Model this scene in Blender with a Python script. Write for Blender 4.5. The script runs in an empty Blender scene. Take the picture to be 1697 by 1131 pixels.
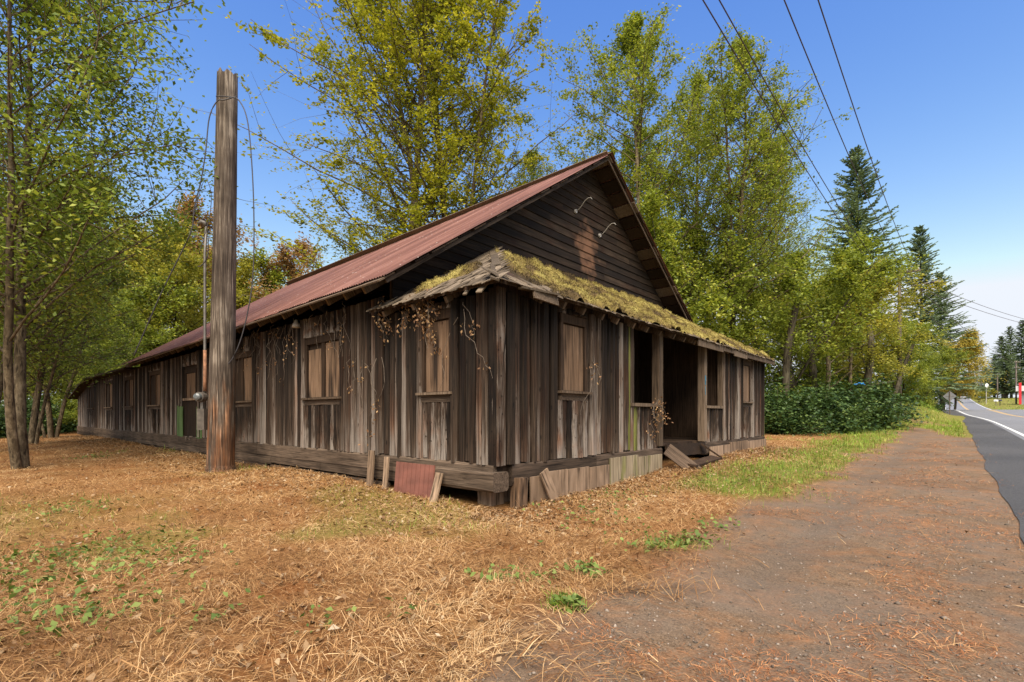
import bpy, math, random
import numpy as np
from mathutils import Vector, Matrix, Euler
R = math.radians
rnd = random.Random(7)
sc = bpy.context.scene
col = sc.collection
# ------------------------------------------------------------------ camera, sky, sun, exposure
F = 825.0; CX = 848.5; HY = 687.0; EYE = 1.45           # focal length and horizon in photo pixels
cam_d = bpy.data.cameras.new('camera'); cam = bpy.data.objects.new('camera', cam_d); col.objects.link(cam)
cam_d.sensor_width = 36; cam_d.sensor_fit = 'HORIZONTAL'; cam_d.lens = 36 * F / 1697
cam_d.shift_y = (HY - 565.5) / 1697; cam_d.clip_start = .05; cam_d.clip_end = 3000
cam.location = (0, 0, EYE); cam.rotation_euler = (R(90), 0, 0)
sc.camera = cam
SUN_EL, SUN_AZ = R(54), R(184)                            # azimuth clockwise from +Y
w = bpy.data.worlds.new('World'); sc.world = w; w.use_nodes = True
nt = w.node_tree; bg = nt.nodes['Background']
sky = nt.nodes.new('ShaderNodeTexSky'); sky.sky_type = 'NISHITA'; sky.sun_disc = False
sky.sun_elevation = SUN_EL; sky.sun_rotation = SUN_AZ
sky.air_density = 1.0; sky.dust_density = 1.3; sky.ozone_density = 2.0; sky.altitude = 100
sep = nt.nodes.new('ShaderNodeSeparateColor'); com = nt.nodes.new('ShaderNodeCombineColor'); nt.links.new(sky.outputs[0], sep.inputs[0])
for ch, (ref, pw_, g_) in enumerate(((1.618, 1.85, .80), (2.587, 1.35, 1.32), (3.6, .6, 1.9))):   # one grade for the whole sky: deeper blue overhead, pale haze low down
    q = [nt.nodes.new('ShaderNodeMath') for _ in range(4)]; q[3].operation = 'MINIMUM'; q[0].operation = 'DIVIDE'; q[1].operation = 'POWER'; q[2].operation = 'MULTIPLY'
    nt.links.new(sep.outputs[ch], q[0].inputs[0]); q[0].inputs[1].default_value = ref; nt.links.new(q[0].outputs[0], q[1].inputs[0]); q[1].inputs[1].default_value = pw_
    nt.links.new(q[1].outputs[0], q[2].inputs[0]); q[2].inputs[1].default_value = g_; nt.links.new(q[2].outputs[0], q[3].inputs[0]); q[3].inputs[1].default_value = (1.72, 1.82, 1.98)[ch]; nt.links.new(q[3].outputs[0], com.inputs[ch])
nt.links.new(com.outputs[0], bg.inputs[0]); bg.inputs[1].default_value = 0.15
sd = bpy.data.lights.new('sun', 'SUN'); so = bpy.data.objects.new('sun', sd); col.objects.link(so)
sd.energy = 2.5; sd.angle = R(55); sd.color = (1, .90, .76)
sdir = Vector((math.sin(SUN_AZ) * math.cos(SUN_EL), math.cos(SUN_AZ) * math.cos(SUN_EL), math.sin(SUN_EL)))
so.rotation_euler = sdir.to_track_quat('Z', 'Y').to_euler(); so.location = (0, -10, 30)
sc.view_settings.view_transform = 'Standard'; sc.view_settings.look = 'None'
sc.view_settings.gamma = 1; sc.view_settings.exposure = 1.75
sc.cycles.max_bounces = 6; sc.cycles.transparent_max_bounces = 4
# ------------------------------------------------------------------ helpers
def tag(o, label=None, cat=None, group=None, kind=None):
    if label: o['label'] = label
    if cat: o['category'] = cat
    if group: o['group'] = group
    if kind: o['kind'] = kind
    return o
def empty(name, loc=(0, 0, 0), rz=0, **k):
    o = bpy.data.objects.new(name, None); col.objects.link(o)
    o.location = loc; o.rotation_euler = (0, 0, rz); o.empty_display_size = .3
    return tag(o, **k)
def link(name, me, parent=None, **k):
    o = bpy.data.objects.new(name, me); col.objects.link(o)
    if parent: o.parent = parent
    return tag(o, **k)
def npmesh(name, V, Fq, mat=None, smooth=False, face_attr=None, point_attr=None):
    V = np.asarray(V, np.float32).reshape(-1, 3); Fq = np.asarray(Fq, np.int32)
    me = bpy.data.meshes.new(name); n = Fq.shape[1]
    me.vertices.add(len(V)); me.vertices.foreach_set('co', V.ravel())
    me.loops.add(Fq.size); me.loops.foreach_set('vertex_index', Fq.ravel())
    me.polygons.add(len(Fq)); me.polygons.foreach_set('loop_start', np.arange(0, Fq.size, n, dtype=np.int32))
    if smooth: me.polygons.foreach_set('use_smooth', np.ones(len(Fq), bool))
    for k, v in (face_attr or {}).items():
        me.attributes.new(k, 'FLOAT', 'FACE').data.foreach_set('value', np.asarray(v, np.float32))
    for k, v in (point_attr or {}).items():
        me.attributes.new(k, 'FLOAT', 'POINT').data.foreach_set('value', np.asarray(v, np.float32))
    if mat: me.materials.append(mat)
    me.update(calc_edges=True); me.validate()
    return me
class MB:
    def __init__(s): s.v = []; s.f = []
    def add(s, v, f):
        b = len(s.v); s.v += [tuple(p) for p in v]; s.f += [tuple(i + b for i in q) for q in f]; return s
    def box(s, x0, x1, y0, y1, z0, z1, M=None):
        v = [Vector(p) for p in ((x0,y0,z0),(x1,y0,z0),(x1,y1,z0),(x0,y1,z0),(x0,y0,z1),(x1,y0,z1),(x1,y1,z1),(x0,y1,z1))]
        if M: v = [M @ p for p in v]
        return s.add(v, [(3,2,1,0),(4,5,6,7),(0,1,5,4),(1,2,6,5),(2,3,7,6),(3,0,4,7)])
    def prism(s, poly, axis, a, b):                      # polygon (2 coords) extruded along an axis
        def P(p, t): q = list(p); q.insert(axis, t); return tuple(q)
        n = len(poly)
        return s.add([P(p, a) for p in poly] + [P(p, b) for p in poly],
            [tuple(range(n))[::-1], tuple(range(n, 2*n))] + [(i, (i+1) % n, (i+1) % n + n, i + n) for i in range(n)])
    def tube(s, pts, rad, k=6, cap=True):
        pts = [Vector(p) for p in pts]
        if not hasattr(rad, '__len__'): rad = [rad] * len(pts)
        rings = []
        for i, p in enumerate(pts):
            d = (pts[min(i+1, len(pts)-1)] - pts[max(i-1, 0)]).normalized()
            a = d.cross(Vector((0, 0, 1)) if abs(d.z) < .9 else Vector((1, 0, 0))).normalized(); b = d.cross(a)
            rings += [p + (a * math.cos(j*2*math.pi/k) + b * math.sin(j*2*math.pi/k)) * rad[i] for j in range(k)]
        f = [(i*k+j, i*k+(j+1) % k, (i+1)*k+(j+1) % k, (i+1)*k+j) for i in range(len(pts)-1) for j in range(k)]
        if cap: f += [tuple(range(k))[::-1], tuple(range((len(pts)-1)*k, len(pts)*k))]
        return s.add(rings, f)
    def mesh(s, name, mat=None, smooth=False):
        me = bpy.data.meshes.new(name); me.from_pydata(s.v, [], s.f); me.update()
        if mat: me.materials.append(mat)
        if smooth: me.polygons.foreach_set('use_smooth', np.ones(len(me.polygons), bool))
        return me
    def build(s, name, mat, parent=None, smooth=False, **k): return link(name, s.mesh(name, mat, smooth), parent, **k)
# ------------------------------------------------------------------ materials
def newmat(name):
    m = bpy.data.materials.new(name); m.use_nodes = True
    return m, m.node_tree, m.node_tree.nodes['Principled BSDF']
def N(t, ty, **k):
    n = t.nodes.new(ty)
    for a, b in k.items():
        if a.startswith('i_'): n.inputs[a[2:].replace('_', ' ')].default_value = b
        else: setattr(n, a, b)
    return n
def ramp(t, src, stops):
    r = t.nodes.new('ShaderNodeValToRGB'); t.links.new(src, r.inputs[0]); e = r.color_ramp.elements
    while len(e) < len(stops): e.new(.5)
    for q, (p, c) in zip(e, stops): q.position = p; q.color = (*c, 1) if len(c) == 3 else c
    return r.outputs[0]
def mix(t, fac, a, b, mode='MIX'):
    n = t.nodes.new('ShaderNodeMix'); n.data_type = 'RGBA'; n.blend_type = mode
    for s, v in ((0, fac), (6, a), (7, b)):
        if hasattr(v, 'is_linked') or isinstance(v, bpy.types.NodeSocket): t.links.new(v, n.inputs[s])
        else: n.inputs[s].default_value = (*v, 1) if isinstance(v, tuple) else v
    return n.outputs[2]
def maths(t, op, a, b=0.0):
    n = t.nodes.new('ShaderNodeMath'); n.operation = op
    for i, v in enumerate((a, b)):
        if isinstance(v, bpy.types.NodeSocket): t.links.new(v, n.inputs[i])
        else: n.inputs[i].default_value = v
    return n.outputs[0]
def wood(name, stops, grain=(30, 30, 1.6), rough=.85, bump=.35, vary=.35, streak=None, warm=None, bleach_shade=False):
    """weathered wood: grain along local Z (or as scaled), a tone of its own for each board"""
    m, t, b = newmat(name)
    tc = N(t, 'ShaderNodeTexCoord'); oi = N(t, 'ShaderNodeObjectInfo')
    off = N(t, 'ShaderNodeVectorMath', operation='SCALE'); t.links.new(oi.outputs['Location'], off.inputs[0]); off.inputs['Scale'].default_value = 3.7
    ad = N(t, 'ShaderNodeVectorMath', operation='ADD'); t.links.new(tc.outputs['Object'], ad.inputs[0]); t.links.new(off.outputs[0], ad.inputs[1])
    mp = N(t, 'ShaderNodeMapping'); mp.inputs['Scale'].default_value = grain; t.links.new(ad.outputs[0], mp.inputs[0])
    n1 = N(t, 'ShaderNodeTexNoise', i_Scale=1.0, i_Detail=6.0, i_Roughness=.65, i_Distortion=.6); t.links.new(mp.outputs[0], n1.inputs['Vector'])
    n2 = N(t, 'ShaderNodeTexNoise', i_Scale=1.3, i_Detail=3.0); t.links.new(ad.outputs[0], n2.inputs['Vector'])
    f = maths(t, 'ADD', maths(t, 'MULTIPLY', n1.outputs[0], .75), maths(t, 'MULTIPLY', n2.outputs[0], .35))
    f = maths(t, 'ADD', f, maths(t, 'MULTIPLY', maths(t, 'SUBTRACT', oi.outputs['Random'], .5), vary))
    if bleach_shade:                                             # feet bleached by rain and sun; darker tops also paint in eave shade
        sz = N(t, 'ShaderNodeSeparateXYZ'); t.links.new(tc.outputs['Object'], sz.inputs[0])
        f = maths(t, 'ADD', f, ramp(t, sz.outputs[2], [(0, (.27, .27, .27)), (.35, (.11, .11, .11)), (.8, (0, 0, 0))]))
        f = maths(t, 'SUBTRACT', f, .03)
        vk = N(t, 'ShaderNodeTexVoronoi', i_Scale=1.0); mk = N(t, 'ShaderNodeMapping'); mk.inputs['Scale'].default_value = (9, 9, 8); t.links.new(ad.outputs[0], mk.inputs[0]); t.links.new(mk.outputs[0], vk.inputs['Vector'])
        f = maths(t, 'SUBTRACT', f, ramp(t, vk.outputs['Distance'], [(.06, (.25, .25, .25)), (.17, (0, 0, 0))]))
    c = ramp(t, f, stops)
    if warm:                                               # patches where brown wood still shows through the grey
        n3 = N(t, 'ShaderNodeTexNoise', i_Scale=2.1, i_Detail=4.0); t.links.new(ad.outputs[0], n3.inputs['Vector'])
        c = mix(t, ramp(t, n3.outputs[0], [(.5, (0, 0, 0)), (.72, (1, 1, 1))]), c, mix(t, .8, c, warm, 'OVERLAY'))
    if streak:
        sc_, colr, lo, hi = streak
        mp2 = N(t, 'ShaderNodeMapping'); mp2.inputs['Scale'].default_value = sc_; t.links.new(ad.outputs[0], mp2.inputs[0])
        n4 = N(t, 'ShaderNodeTexNoise', i_Scale=1.0, i_Detail=4.0); t.links.new(mp2.outputs[0], n4.inputs['Vector'])
        c = mix(t, ramp(t, n4.outputs[0], [(lo, (0, 0, 0)), (hi, (1, 1, 1))]), c, colr)
    mc = N(t, 'ShaderNodeMapping'); mc.inputs['Scale'].default_value = tuple(v * (2.2 if v > 5 else .8) for v in grain); t.links.new(ad.outputs[0], mc.inputs[0])
    nc = N(t, 'ShaderNodeTexNoise', i_Scale=1.0, i_Detail=3.0, i_Roughness=.5, i_Distortion=.3); t.links.new(mc.outputs[0], nc.inputs['Vector'])
    c = mix(t, 1.0, c, ramp(t, nc.outputs[0], [(.34, (.28, .27, .26)), (.47, (.95, .95, .95)), (.62, (1.0, 1.0, 1.0)), (.78, (1.45, 1.42, 1.4))]), 'MULTIPLY')
    t.links.new(c, b.inputs['Base Color']); b.inputs['Roughness'].default_value = rough; b.inputs['Specular IOR Level'].default_value = .2
    bp = N(t, 'ShaderNodeBump', i_Strength=bump, i_Distance=.01); t.links.new(n1.outputs[0], bp.inputs['Height']); t.links.new(bp.outputs[0], b.inputs['Normal'])
    return m
def leafmat(name, stops, trans=.42, rough=.55):
    m, t, b = newmat(name)
    at = N(t, 'ShaderNodeAttribute', attribute_name='tint'); c = ramp(t, at.outputs['Fac'], stops)
    t.links.new(c, b.inputs['Base Color']); b.inputs['Roughness'].default_value = rough; b.inputs['Specular IOR Level'].default_value = .25
    tr = N(t, 'ShaderNodeBsdfTranslucent'); t.links.new(mix(t, 1.0, c, (1.25, 1.2, .7), 'MULTIPLY'), tr.inputs[0])
    ms = N(t, 'ShaderNodeMixShader'); ms.inputs[0].default_value = trans
    t.links.new(b.outputs[0], ms.inputs[1]); t.links.new(tr.outputs[0], ms.inputs[2])
    t.links.new(ms.outputs[0], t.nodes['Material Output'].inputs[0])
    return m
def plain(name, c, rough=.6, metal=0.0, noise=.25, scale=6.0, bump=0.0, emit=None):
    m, t, b = newmat(name)
    tc = N(t, 'ShaderNodeTexCoord'); n = N(t, 'ShaderNodeTexNoise', i_Scale=scale, i_Detail=5.0); t.links.new(tc.outputs['Object'], n.inputs['Vector'])
    lo = tuple(v * (1 - noise) for v in c); hi = tuple(min(1, v * (1 + noise)) for v in c)
    t.links.new(ramp(t, n.outputs[0], [(.3, lo), (.7, hi)]), b.inputs['Base Color'])
    b.inputs['Roughness'].default_value = rough; b.inputs['Metallic'].default_value = metal
    if bump:
        bp = N(t, 'ShaderNodeBump', i_Strength=bump, i_Distance=.01); t.links.new(n.outputs[0], bp.inputs['Height']); t.links.new(bp.outputs[0], b.inputs['Normal'])
    return m
M = {}
M['board'] = wood('weathered siding', [(0.27, (0.0053, 0.0035, 0.0023)), (0.48, (0.0212, 0.0137, 0.0088)), (0.66, (0.0582, 0.0382, 0.0253)), (0.86, (0.23, 0.195, 0.165))], vary=.46, warm=(.40, .22, .13), bleach_shade=True, grain=(34, 34, 2.2))
M['green_board'] = wood('green painted board', [(.25, (.05, .09, .03)), (.5, (.10, .17, .06)), (.8, (.17, .24, .10))], vary=.2)
M['moss_board'] = wood('mossy board', [(.25, (.05, .045, .02)), (.5, (.12, .12, .03)), (.8, (.22, .23, .06))], vary=.3)
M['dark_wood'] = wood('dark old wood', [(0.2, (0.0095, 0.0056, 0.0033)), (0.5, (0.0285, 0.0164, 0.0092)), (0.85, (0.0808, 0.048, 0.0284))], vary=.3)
M['clap'] = wood('gable clapboard', [(0.2, (0.0053, 0.0033, 0.0021)), (0.45, (0.0142, 0.0086, 0.0052)), (0.65, (0.0299, 0.0186, 0.0112)), (0.9, (0.0898, 0.0585, 0.0379))], grain=(1.2, 30, 26), vary=.3, warm=(.40, .24, .15))
def clap_patch():                                          # noise-edged orange patch on the gable clapboards
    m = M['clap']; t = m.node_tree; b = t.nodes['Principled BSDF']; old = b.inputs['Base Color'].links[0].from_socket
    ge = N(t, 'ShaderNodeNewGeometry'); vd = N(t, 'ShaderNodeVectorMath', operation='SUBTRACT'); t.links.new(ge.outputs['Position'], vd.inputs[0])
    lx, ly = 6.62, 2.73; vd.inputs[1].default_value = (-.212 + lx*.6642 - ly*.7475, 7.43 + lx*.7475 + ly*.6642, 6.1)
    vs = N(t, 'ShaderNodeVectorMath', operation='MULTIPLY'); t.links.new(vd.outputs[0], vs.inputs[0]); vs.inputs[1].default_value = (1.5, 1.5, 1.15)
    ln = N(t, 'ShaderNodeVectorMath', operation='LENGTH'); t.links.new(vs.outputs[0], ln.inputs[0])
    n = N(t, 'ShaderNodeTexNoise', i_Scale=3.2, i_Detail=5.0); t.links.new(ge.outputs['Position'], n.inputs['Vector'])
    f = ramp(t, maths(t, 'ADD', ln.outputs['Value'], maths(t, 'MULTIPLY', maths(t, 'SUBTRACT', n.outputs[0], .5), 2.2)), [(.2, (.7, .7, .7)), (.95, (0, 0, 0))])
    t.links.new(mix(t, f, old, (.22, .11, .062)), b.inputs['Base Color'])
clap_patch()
M['clap_worn'] = wood('worn clapboard', [(.2, (.03, .018, .012)), (.5, (.12, .065, .04)), (.8, (.36, .20, .12))], grain=(1.2, 30, 26), vary=.2)
M['beam'] = wood('old sill timber', [(0.2, (0.0162, 0.011, 0.007)), (0.5, (0.0612, 0.0422, 0.0284)), (0.85, (0.189, 0.135, 0.0945))], grain=(30, 1.6, 30), vary=.2)
M['beam_x'] = wood('old front sill timber', [(0.2, (0.016, 0.0109, 0.0075)), (0.5, (0.055, 0.0374, 0.0255)), (0.85, (0.17, 0.1175, 0.0825))], grain=(1.6, 30, 30), vary=.2)
M['ply'] = wood('weathered plywood', [(0.2, (0.0831, 0.0539, 0.0341)), (0.5, (0.2077, 0.1402, 0.0906)), (0.85, (0.3919, 0.2748, 0.1863))], grain=(7, 7, 1.4), vary=.25, streak=((5, 5, .9), (.06, .045, .035), .60, .8))
M['shutter'] = wood('window plywood', [(0.2, (0.067, 0.0378, 0.0211)), (0.5, (0.1652, 0.1011, 0.0598)), (0.85, (0.3034, 0.1977, 0.1276))], grain=(26, 26, 1.4), vary=.15, streak=((7, 7, .7), (.028, .018, .012), .48, .66))
M['skirt_moss'] = wood('mossy plywood', [(0.2, (0.0825, 0.0633, 0.0391)), (0.5, (0.209, 0.1633, 0.1035)), (0.85, (0.374, 0.3047, 0.207))], grain=(14, 14, 1.2), vary=.2, streak=((5, 5, 1.2), (.17, .175, .04), .55, .75))
M['rafter'] = wood('grey rafter end', [(0.2, (0.036, 0.0234, 0.0144)), (0.5, (0.105, 0.072, 0.0464)), (0.85, (0.25, 0.18, 0.124))], vary=.3)
M['shingle'] = wood('cedar shingle', [(.2, (.04, .029, .019)), (.5, (.115, .086, .056)), (.85, (.26, .20, .14))], grain=(30, 2, 30), vary=.4)
M['pole'] = wood('pole wood', [(0.34, (0.012, 0.0085, 0.0062)), (0.5, (0.0503, 0.0362, 0.0268)), (0.61, (0.1147, 0.0874, 0.0659)), (0.74, (0.3605, 0.2985, 0.237))], grain=(30, 30, 1.1), bump=.8, vary=.05)
def pole_mat():
    m = M['pole']; t = m.node_tree; b = t.nodes['Principled BSDF']; old = b.inputs['Base Color'].links[0].from_socket
    tc = N(t, 'ShaderNodeTexCoord'); sx = N(t, 'ShaderNodeSeparateXYZ'); t.links.new(tc.outputs['Object'], sx.inputs[0])
    n = N(t, 'ShaderNodeTexNoise', i_Scale=1.0, i_Detail=4.0); mp = N(t, 'ShaderNodeMapping'); mp.inputs['Scale'].default_value = (7, 7, 1.1)
    t.links.new(tc.outputs['Object'], mp.inputs[0]); t.links.new(mp.outputs[0], n.inputs['Vector'])
    g = ramp(t, maths(t, 'DIVIDE', sx.outputs[2], 4.6), [(0, (1, 1, 1)), (.45, (.75, .75, .75)), (1, (0, 0, 0))])
    f = ramp(t, maths(t, 'MULTIPLY', n.outputs[0], g), [(.36, (0, 0, 0)), (.6, (.9, .9, .9))])
    t.links.new(mix(t, f, old, mix(t, .6, old, mix(t, 1.0, old, (3.0, 1.5, .62), 'MULTIPLY'))), b.inputs['Base Color'])
pole_mat()
def roof_mat():
    m, t, b = newmat('rusty red roof metal')
    tc = N(t, 'ShaderNodeTexCoord'); oi = N(t, 'ShaderNodeObjectInfo')
    ad = N(t, 'ShaderNodeVectorMath', operation='ADD'); t.links.new(tc.outputs['Object'], ad.inputs[0]); t.links.new(oi.outputs['Location'], ad.inputs[1])
    mp = N(t, 'ShaderNodeMapping'); mp.inputs['Scale'].default_value = (.35, 5, 1); t.links.new(ad.outputs[0], mp.inputs[0])
    n = N(t, 'ShaderNodeTexNoise', i_Scale=1.2, i_Detail=6.0, i_Roughness=.6); t.links.new(mp.outputs[0], n.inputs['Vector'])
    f = maths(t, 'ADD', n.outputs[0], maths(t, 'MULTIPLY', maths(t, 'SUBTRACT', oi.outputs['Random'], .5), .16))
    c = ramp(t, f, [(.3, (.065, .026, .015)), (.5, (.135, .054, .035)), (.68, (.21, .102, .074))])
    n2 = N(t, 'ShaderNodeTexNoise', i_Scale=9.0, i_Detail=2.0); t.links.new(ad.outputs[0], n2.inputs['Vector'])
    c = mix(t, ramp(t, n2.outputs[0], [(.70, (0, 0, 0)), (.74, (1, 1, 1))]), c, (.42, .34, .30))
    t.links.new(c, b.inputs['Base Color']); b.inputs['Roughness'].default_value = .62; b.inputs['Specular IOR Level'].default_value = .3
    return m
M['roof'] = roof_mat()
M['moss'] = leafmat('roof moss', [(0, (.045, .030, .014)), (.3, (.105, .070, .028)), (.6, (.19, .142, .042)), (1, (.31, .255, .078))], trans=.0, rough=1.0)
def moss_fuzz():
    t = M['moss'].node_tree; b = t.nodes['Principled BSDF']; ge = N(t, 'ShaderNodeNewGeometry'); n = N(t, 'ShaderNodeTexNoise', i_Scale=70.0, i_Detail=6.0, i_Roughness=.75); t.links.new(ge.outputs['Position'], n.inputs['Vector'])
    old = b.inputs['Base Color'].links[0].from_socket; t.links.new(mix(t, .8, old, ramp(t, n.outputs[0], [(.3, (.25, .24, .22)), (.7, (.85, .85, .8))]), 'OVERLAY'), b.inputs['Base Color'])
    bp = N(t, 'ShaderNodeBump', i_Strength=1.0, i_Distance=.03); t.links.new(n.outputs[0], bp.inputs['Height']); t.links.new(bp.outputs[0], b.inputs['Normal'])
moss_fuzz()
M['red_panel'] = plain('painted red ribbed panel', (.175, .066, .046), .6, 0, .3, 3.0)
M['metal_grey'] = plain('galvanised metal', (.15, .135, .12), .5, .5, .3, 8.0)
M['box_paint'] = plain('weathered box paint', (.085, .07, .055), .8, 0, .4, 8.0)
M['wire'] = plain('wire rubber', (.035, .03, .032), .5, 0, .2)
M['line_wire'] = plain('power line', (.06, .032, .036), .6, 0, .1)
M['lamp_white'] = plain('old enamel', (.36, .33, .29), .4, 0, .2, 30)
M['bark_grey'] = wood('pale grey bark', [(0.25, (0.026, 0.0177, 0.009)), (0.5, (0.095, 0.0688, 0.0394)), (0.8, (0.29, 0.2278, 0.1435))], grain=(9, 9, 5), vary=.1, bump=.6)
M['bark_dark'] = wood('dark mossy bark', [(.25, (.015, .012, .008)), (.5, (.055, .043, .028)), (.8, (.14, .12, .075))], grain=(8, 8, 2), vary=.1, bump=.7)
M['vine'] = plain('dry vine stem', (.125, .095, .07), .9, 0, .4, 20)
# ------------------------------------------------------------------ site geometry: u runs along the road, n across it (camera at 0, 0)
DR = np.array((.6642, .7475)); DL = np.array((-.7475, .6642)); CORNER = (-.212, 7.43)
def un(x, y): return x * .6642 + y * .7475, x * .7475 - y * .6642
def xy(u, n): return u * .6642 + n * .7475, u * .7475 - n * .6642
_pu = np.array([-400, -60, 0, 20, 35, 60, 79, 98, 110, 130, 160, 190, 220, 260, 300, 700])
_pz = np.array([-.8, -.3, 0, .28, .57, .95, 1.3, 2.15, 2.1, 2.1, 3.0, 4.2, 5.6, 7.6, 8.5, 9.5])
_gu = np.arange(-400, 701, 1.0); _gz = np.interp(_gu, _pu, _pz); _gz = np.convolve(np.pad(_gz, 6, 'edge'), np.ones(13) / 13, 'valid')
_gb = np.interp(_gu, [-400, 62, 98, 130, 250, 700], [0, 0, -2.2, -3.6, -5, -5]); _gb = np.convolve(np.pad(_gb, 12, 'edge'), np.ones(25) / 25, 'valid')
def prof(u): return np.interp(u, _gu, _gz)
def bend(u): return np.interp(u, _gu, _gb)
def sstep(a, b, x): t = np.clip((x - a) / (b - a), 0, 1); return t * t * (3 - 2 * t)
def fbm(x, y, s=1.0, o=4, seed=0.0):
    r = 0; a = 1.0
    for i in range(o):
        k = s * 1.9 ** i
        r = r + a * (np.sin(x*k*1.13 + 1.7*i + seed + 1.3*np.sin(y*k*.71 + i)) * np.sin(y*k*.97 + 2.3*i + seed*1.7 + 1.1*np.sin(x*k*.83 + 2*i)))
        a *= .55
    return r
def H(x, y):
    x = np.asarray(x, float); y = np.asarray(y, float); u, n = un(x, y); nr = n - bend(u)
    z = prof(u); side = sstep(-10, -32, n); z = z * (1 - side) + .18 * side
    z = z + 1.75 * np.exp(-((u - 60) / 14) ** 2) * sstep(.2, -2.5, nr) * sstep(-16, -6, n)         # grassy bank by the road
    road = sstep(.75, 1.1, nr) * sstep(9.7, 9.3, nr)
    z = z + (1 - road) * (.018 * fbm(x, y, 1.6) + .05 * fbm(x, y, .35, 2, 3)) * sstep(0, .9, np.abs(nr - 5) - 4.3)
    z = z - .07 * road - .022 * ruts(x, y)
    return z
def ruts(x, y):
    u, n = un(x, y); return np.clip((np.exp(-((n + 1.25) / .28) ** 2) + np.exp(-((n - .2) / .24) ** 2)) * sstep(-.6, .5, fbm(x * .4, y * .4, 1.0, 3, 6)), 0, 1)
def zone(x, y):
    """how much bare gravel and how much green grass a spot has"""
    u, n = un(x, y); nr = n - bend(u); q = n + .35 * fbm(x, y, .9, 4, 2)
    dirt = sstep(-2.35, -1.85, q) * sstep(1.2, .9, n) * sstep(33, 29, u + 4 * q)
    dirt = np.maximum(dirt, sstep(.9, .3, np.abs(u + .6 * n - 42)) * sstep(-9, -7, n) * (n < 0) * .8)
    g = sstep(-4.6, -3.0, q) * sstep(7, 13, u + 2 * fbm(x, y, .6)) + sstep(26, 32, u) + (nr > 9.6) * 1.0
    g = np.clip(g + .55 * sstep(.55, 1.1, fbm(x, y, .45, 4, 5)) + .5 * sstep(-4.5, -7, x) * sstep(9.5, 6.5, y), 0, 1) * (1 - dirt)
    return dirt, g
def ground_mat():
    m, t, b = newmat('dry grass and gravel ground')
    ge = N(t, 'ShaderNodeNewGeometry'); P = ge.outputs['Position']
    def noise(s, d=6.0, r=.6, dist=0.0):
        n = N(t, 'ShaderNodeTexNoise', i_Scale=s, i_Detail=d, i_Roughness=r, i_Distortion=dist); t.links.new(P, n.inputs['Vector']); return n.outputs[0]
    straw = ramp(t, noise(22, 8, .7, 1.5), [(.3, (.075, .034, .013)), (.45, (.20, .098, .036)), (.6, (.34, .19, .075)), (.75, (.48, .31, .145))])
    straw = mix(t, ramp(t, noise(.9, 4), [(.42, (0, 0, 0)), (.66, (.8, .8, .8))]), straw, mix(t, 1.0, straw, (.72, .52, .42), 'MULTIPLY'))
    grav = ramp(t, noise(60, 6, .75), [(0.3, (0.0612, 0.0386, 0.0238)), (0.5, (0.1581, 0.1058, 0.0656)), (0.68, (0.2754, 0.1886, 0.1214)), (0.8, (0.4284, 0.3174, 0.2214))])
    grav = mix(t, ramp(t, noise(1.9, 9, .75, 1.2), [(.46, (0, 0, 0)), (.64, (.75, .75, .75))]), grav, mix(t, .6, grav, (.34, .15, .06)))
    grav = mix(t, ramp(t, noise(.45, 4), [(.5, (0, 0, 0)), (.7, (.6, .6, .6))]), grav, mix(t, 1.0, grav, (.6, .56, .54), 'MULTIPLY'))
    grav = mix(t, .75, grav, ramp(t, noise(9, 8, .8, .5), [(.32, (.30, .29, .28)), (.5, (.5, .5, .5)), (.68, (.70, .69, .67))]), 'OVERLAY')
    grav = mix(t, ramp(t, noise(.8, 5, .65, 1.0), [(.42, (0, 0, 0)), (.62, (.8, .8, .8))]), grav, mix(t, .5, grav, (.165, .135, .11)))
    gre = ramp(t, noise(18, 8, .7), [(.3, (.05, .07, .012)), (.5, (.13, .175, .03)), (.7, (.24, .28, .06))])
    a1 = N(t, 'ShaderNodeAttribute', attribute_name='dirt').outputs['Fac']; a2 = N(t, 'ShaderNodeAttribute', attribute_name='green').outputs['Fac']
    a3 = N(t, 'ShaderNodeAttribute', attribute_name='rut').outputs['Fac']; grav = mix(t, maths(t, 'MULTIPLY', a3, .6), grav, ramp(t, noise(30, 5, .7), [(.3, (.085, .066, .05)), (.7, (.175, .138, .106))]))
    c = mix(t, a2, straw, mix(t, .35, gre, straw)); c = mix(t, a1, c, grav)
    t.links.new(c, b.inputs['Base Color']); b.inputs['Roughness'].default_value = .95; b.inputs['Specular IOR Level'].default_value = .1
    bp = N(t, 'ShaderNodeBump', i_Strength=.7, i_Distance=.03); t.links.new(noise(45, 8, .75), bp.inputs['Height']); t.links.new(bp.outputs[0], b.inputs['Normal'])
    return m
def axis(a, b, fine, step, far, grow=1.16):
    c = list(np.arange(a, b, step)); s = step; p = b
    while p < far[1]: c.append(p); s *= grow; p += s
    c.append(far[1]); s = step; p = a
    while p > far[0]: s *= grow; p -= s; c.insert(0, max(p, far[0]))
    return np.array(c)
gx = axis(-14, 22, 0, .14, (-900, 1100)); gy = axis(-2, 26, 0, .14, (-300, 1300))
GX, GY = np.meshgrid(gx, gy); GZ = H(GX, GY); dz, gz = zone(GX, GY)
nx, ny = len(gx), len(gy); idx = np.arange(nx * ny).reshape(ny, nx)
gf = np.stack([idx[:-1, :-1], idx[:-1, 1:], idx[1:, 1:], idx[1:, :-1]], -1).reshape(-1, 4)
ground = link('ground', npmesh('ground', np.stack([GX, GY, GZ], -1), gf, ground_mat(), True, None, {'dirt': dz.ravel(), 'green': gz.ravel(), 'rut': (ruts(GX, GY) * dz).ravel()}), kind='structure')
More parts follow.
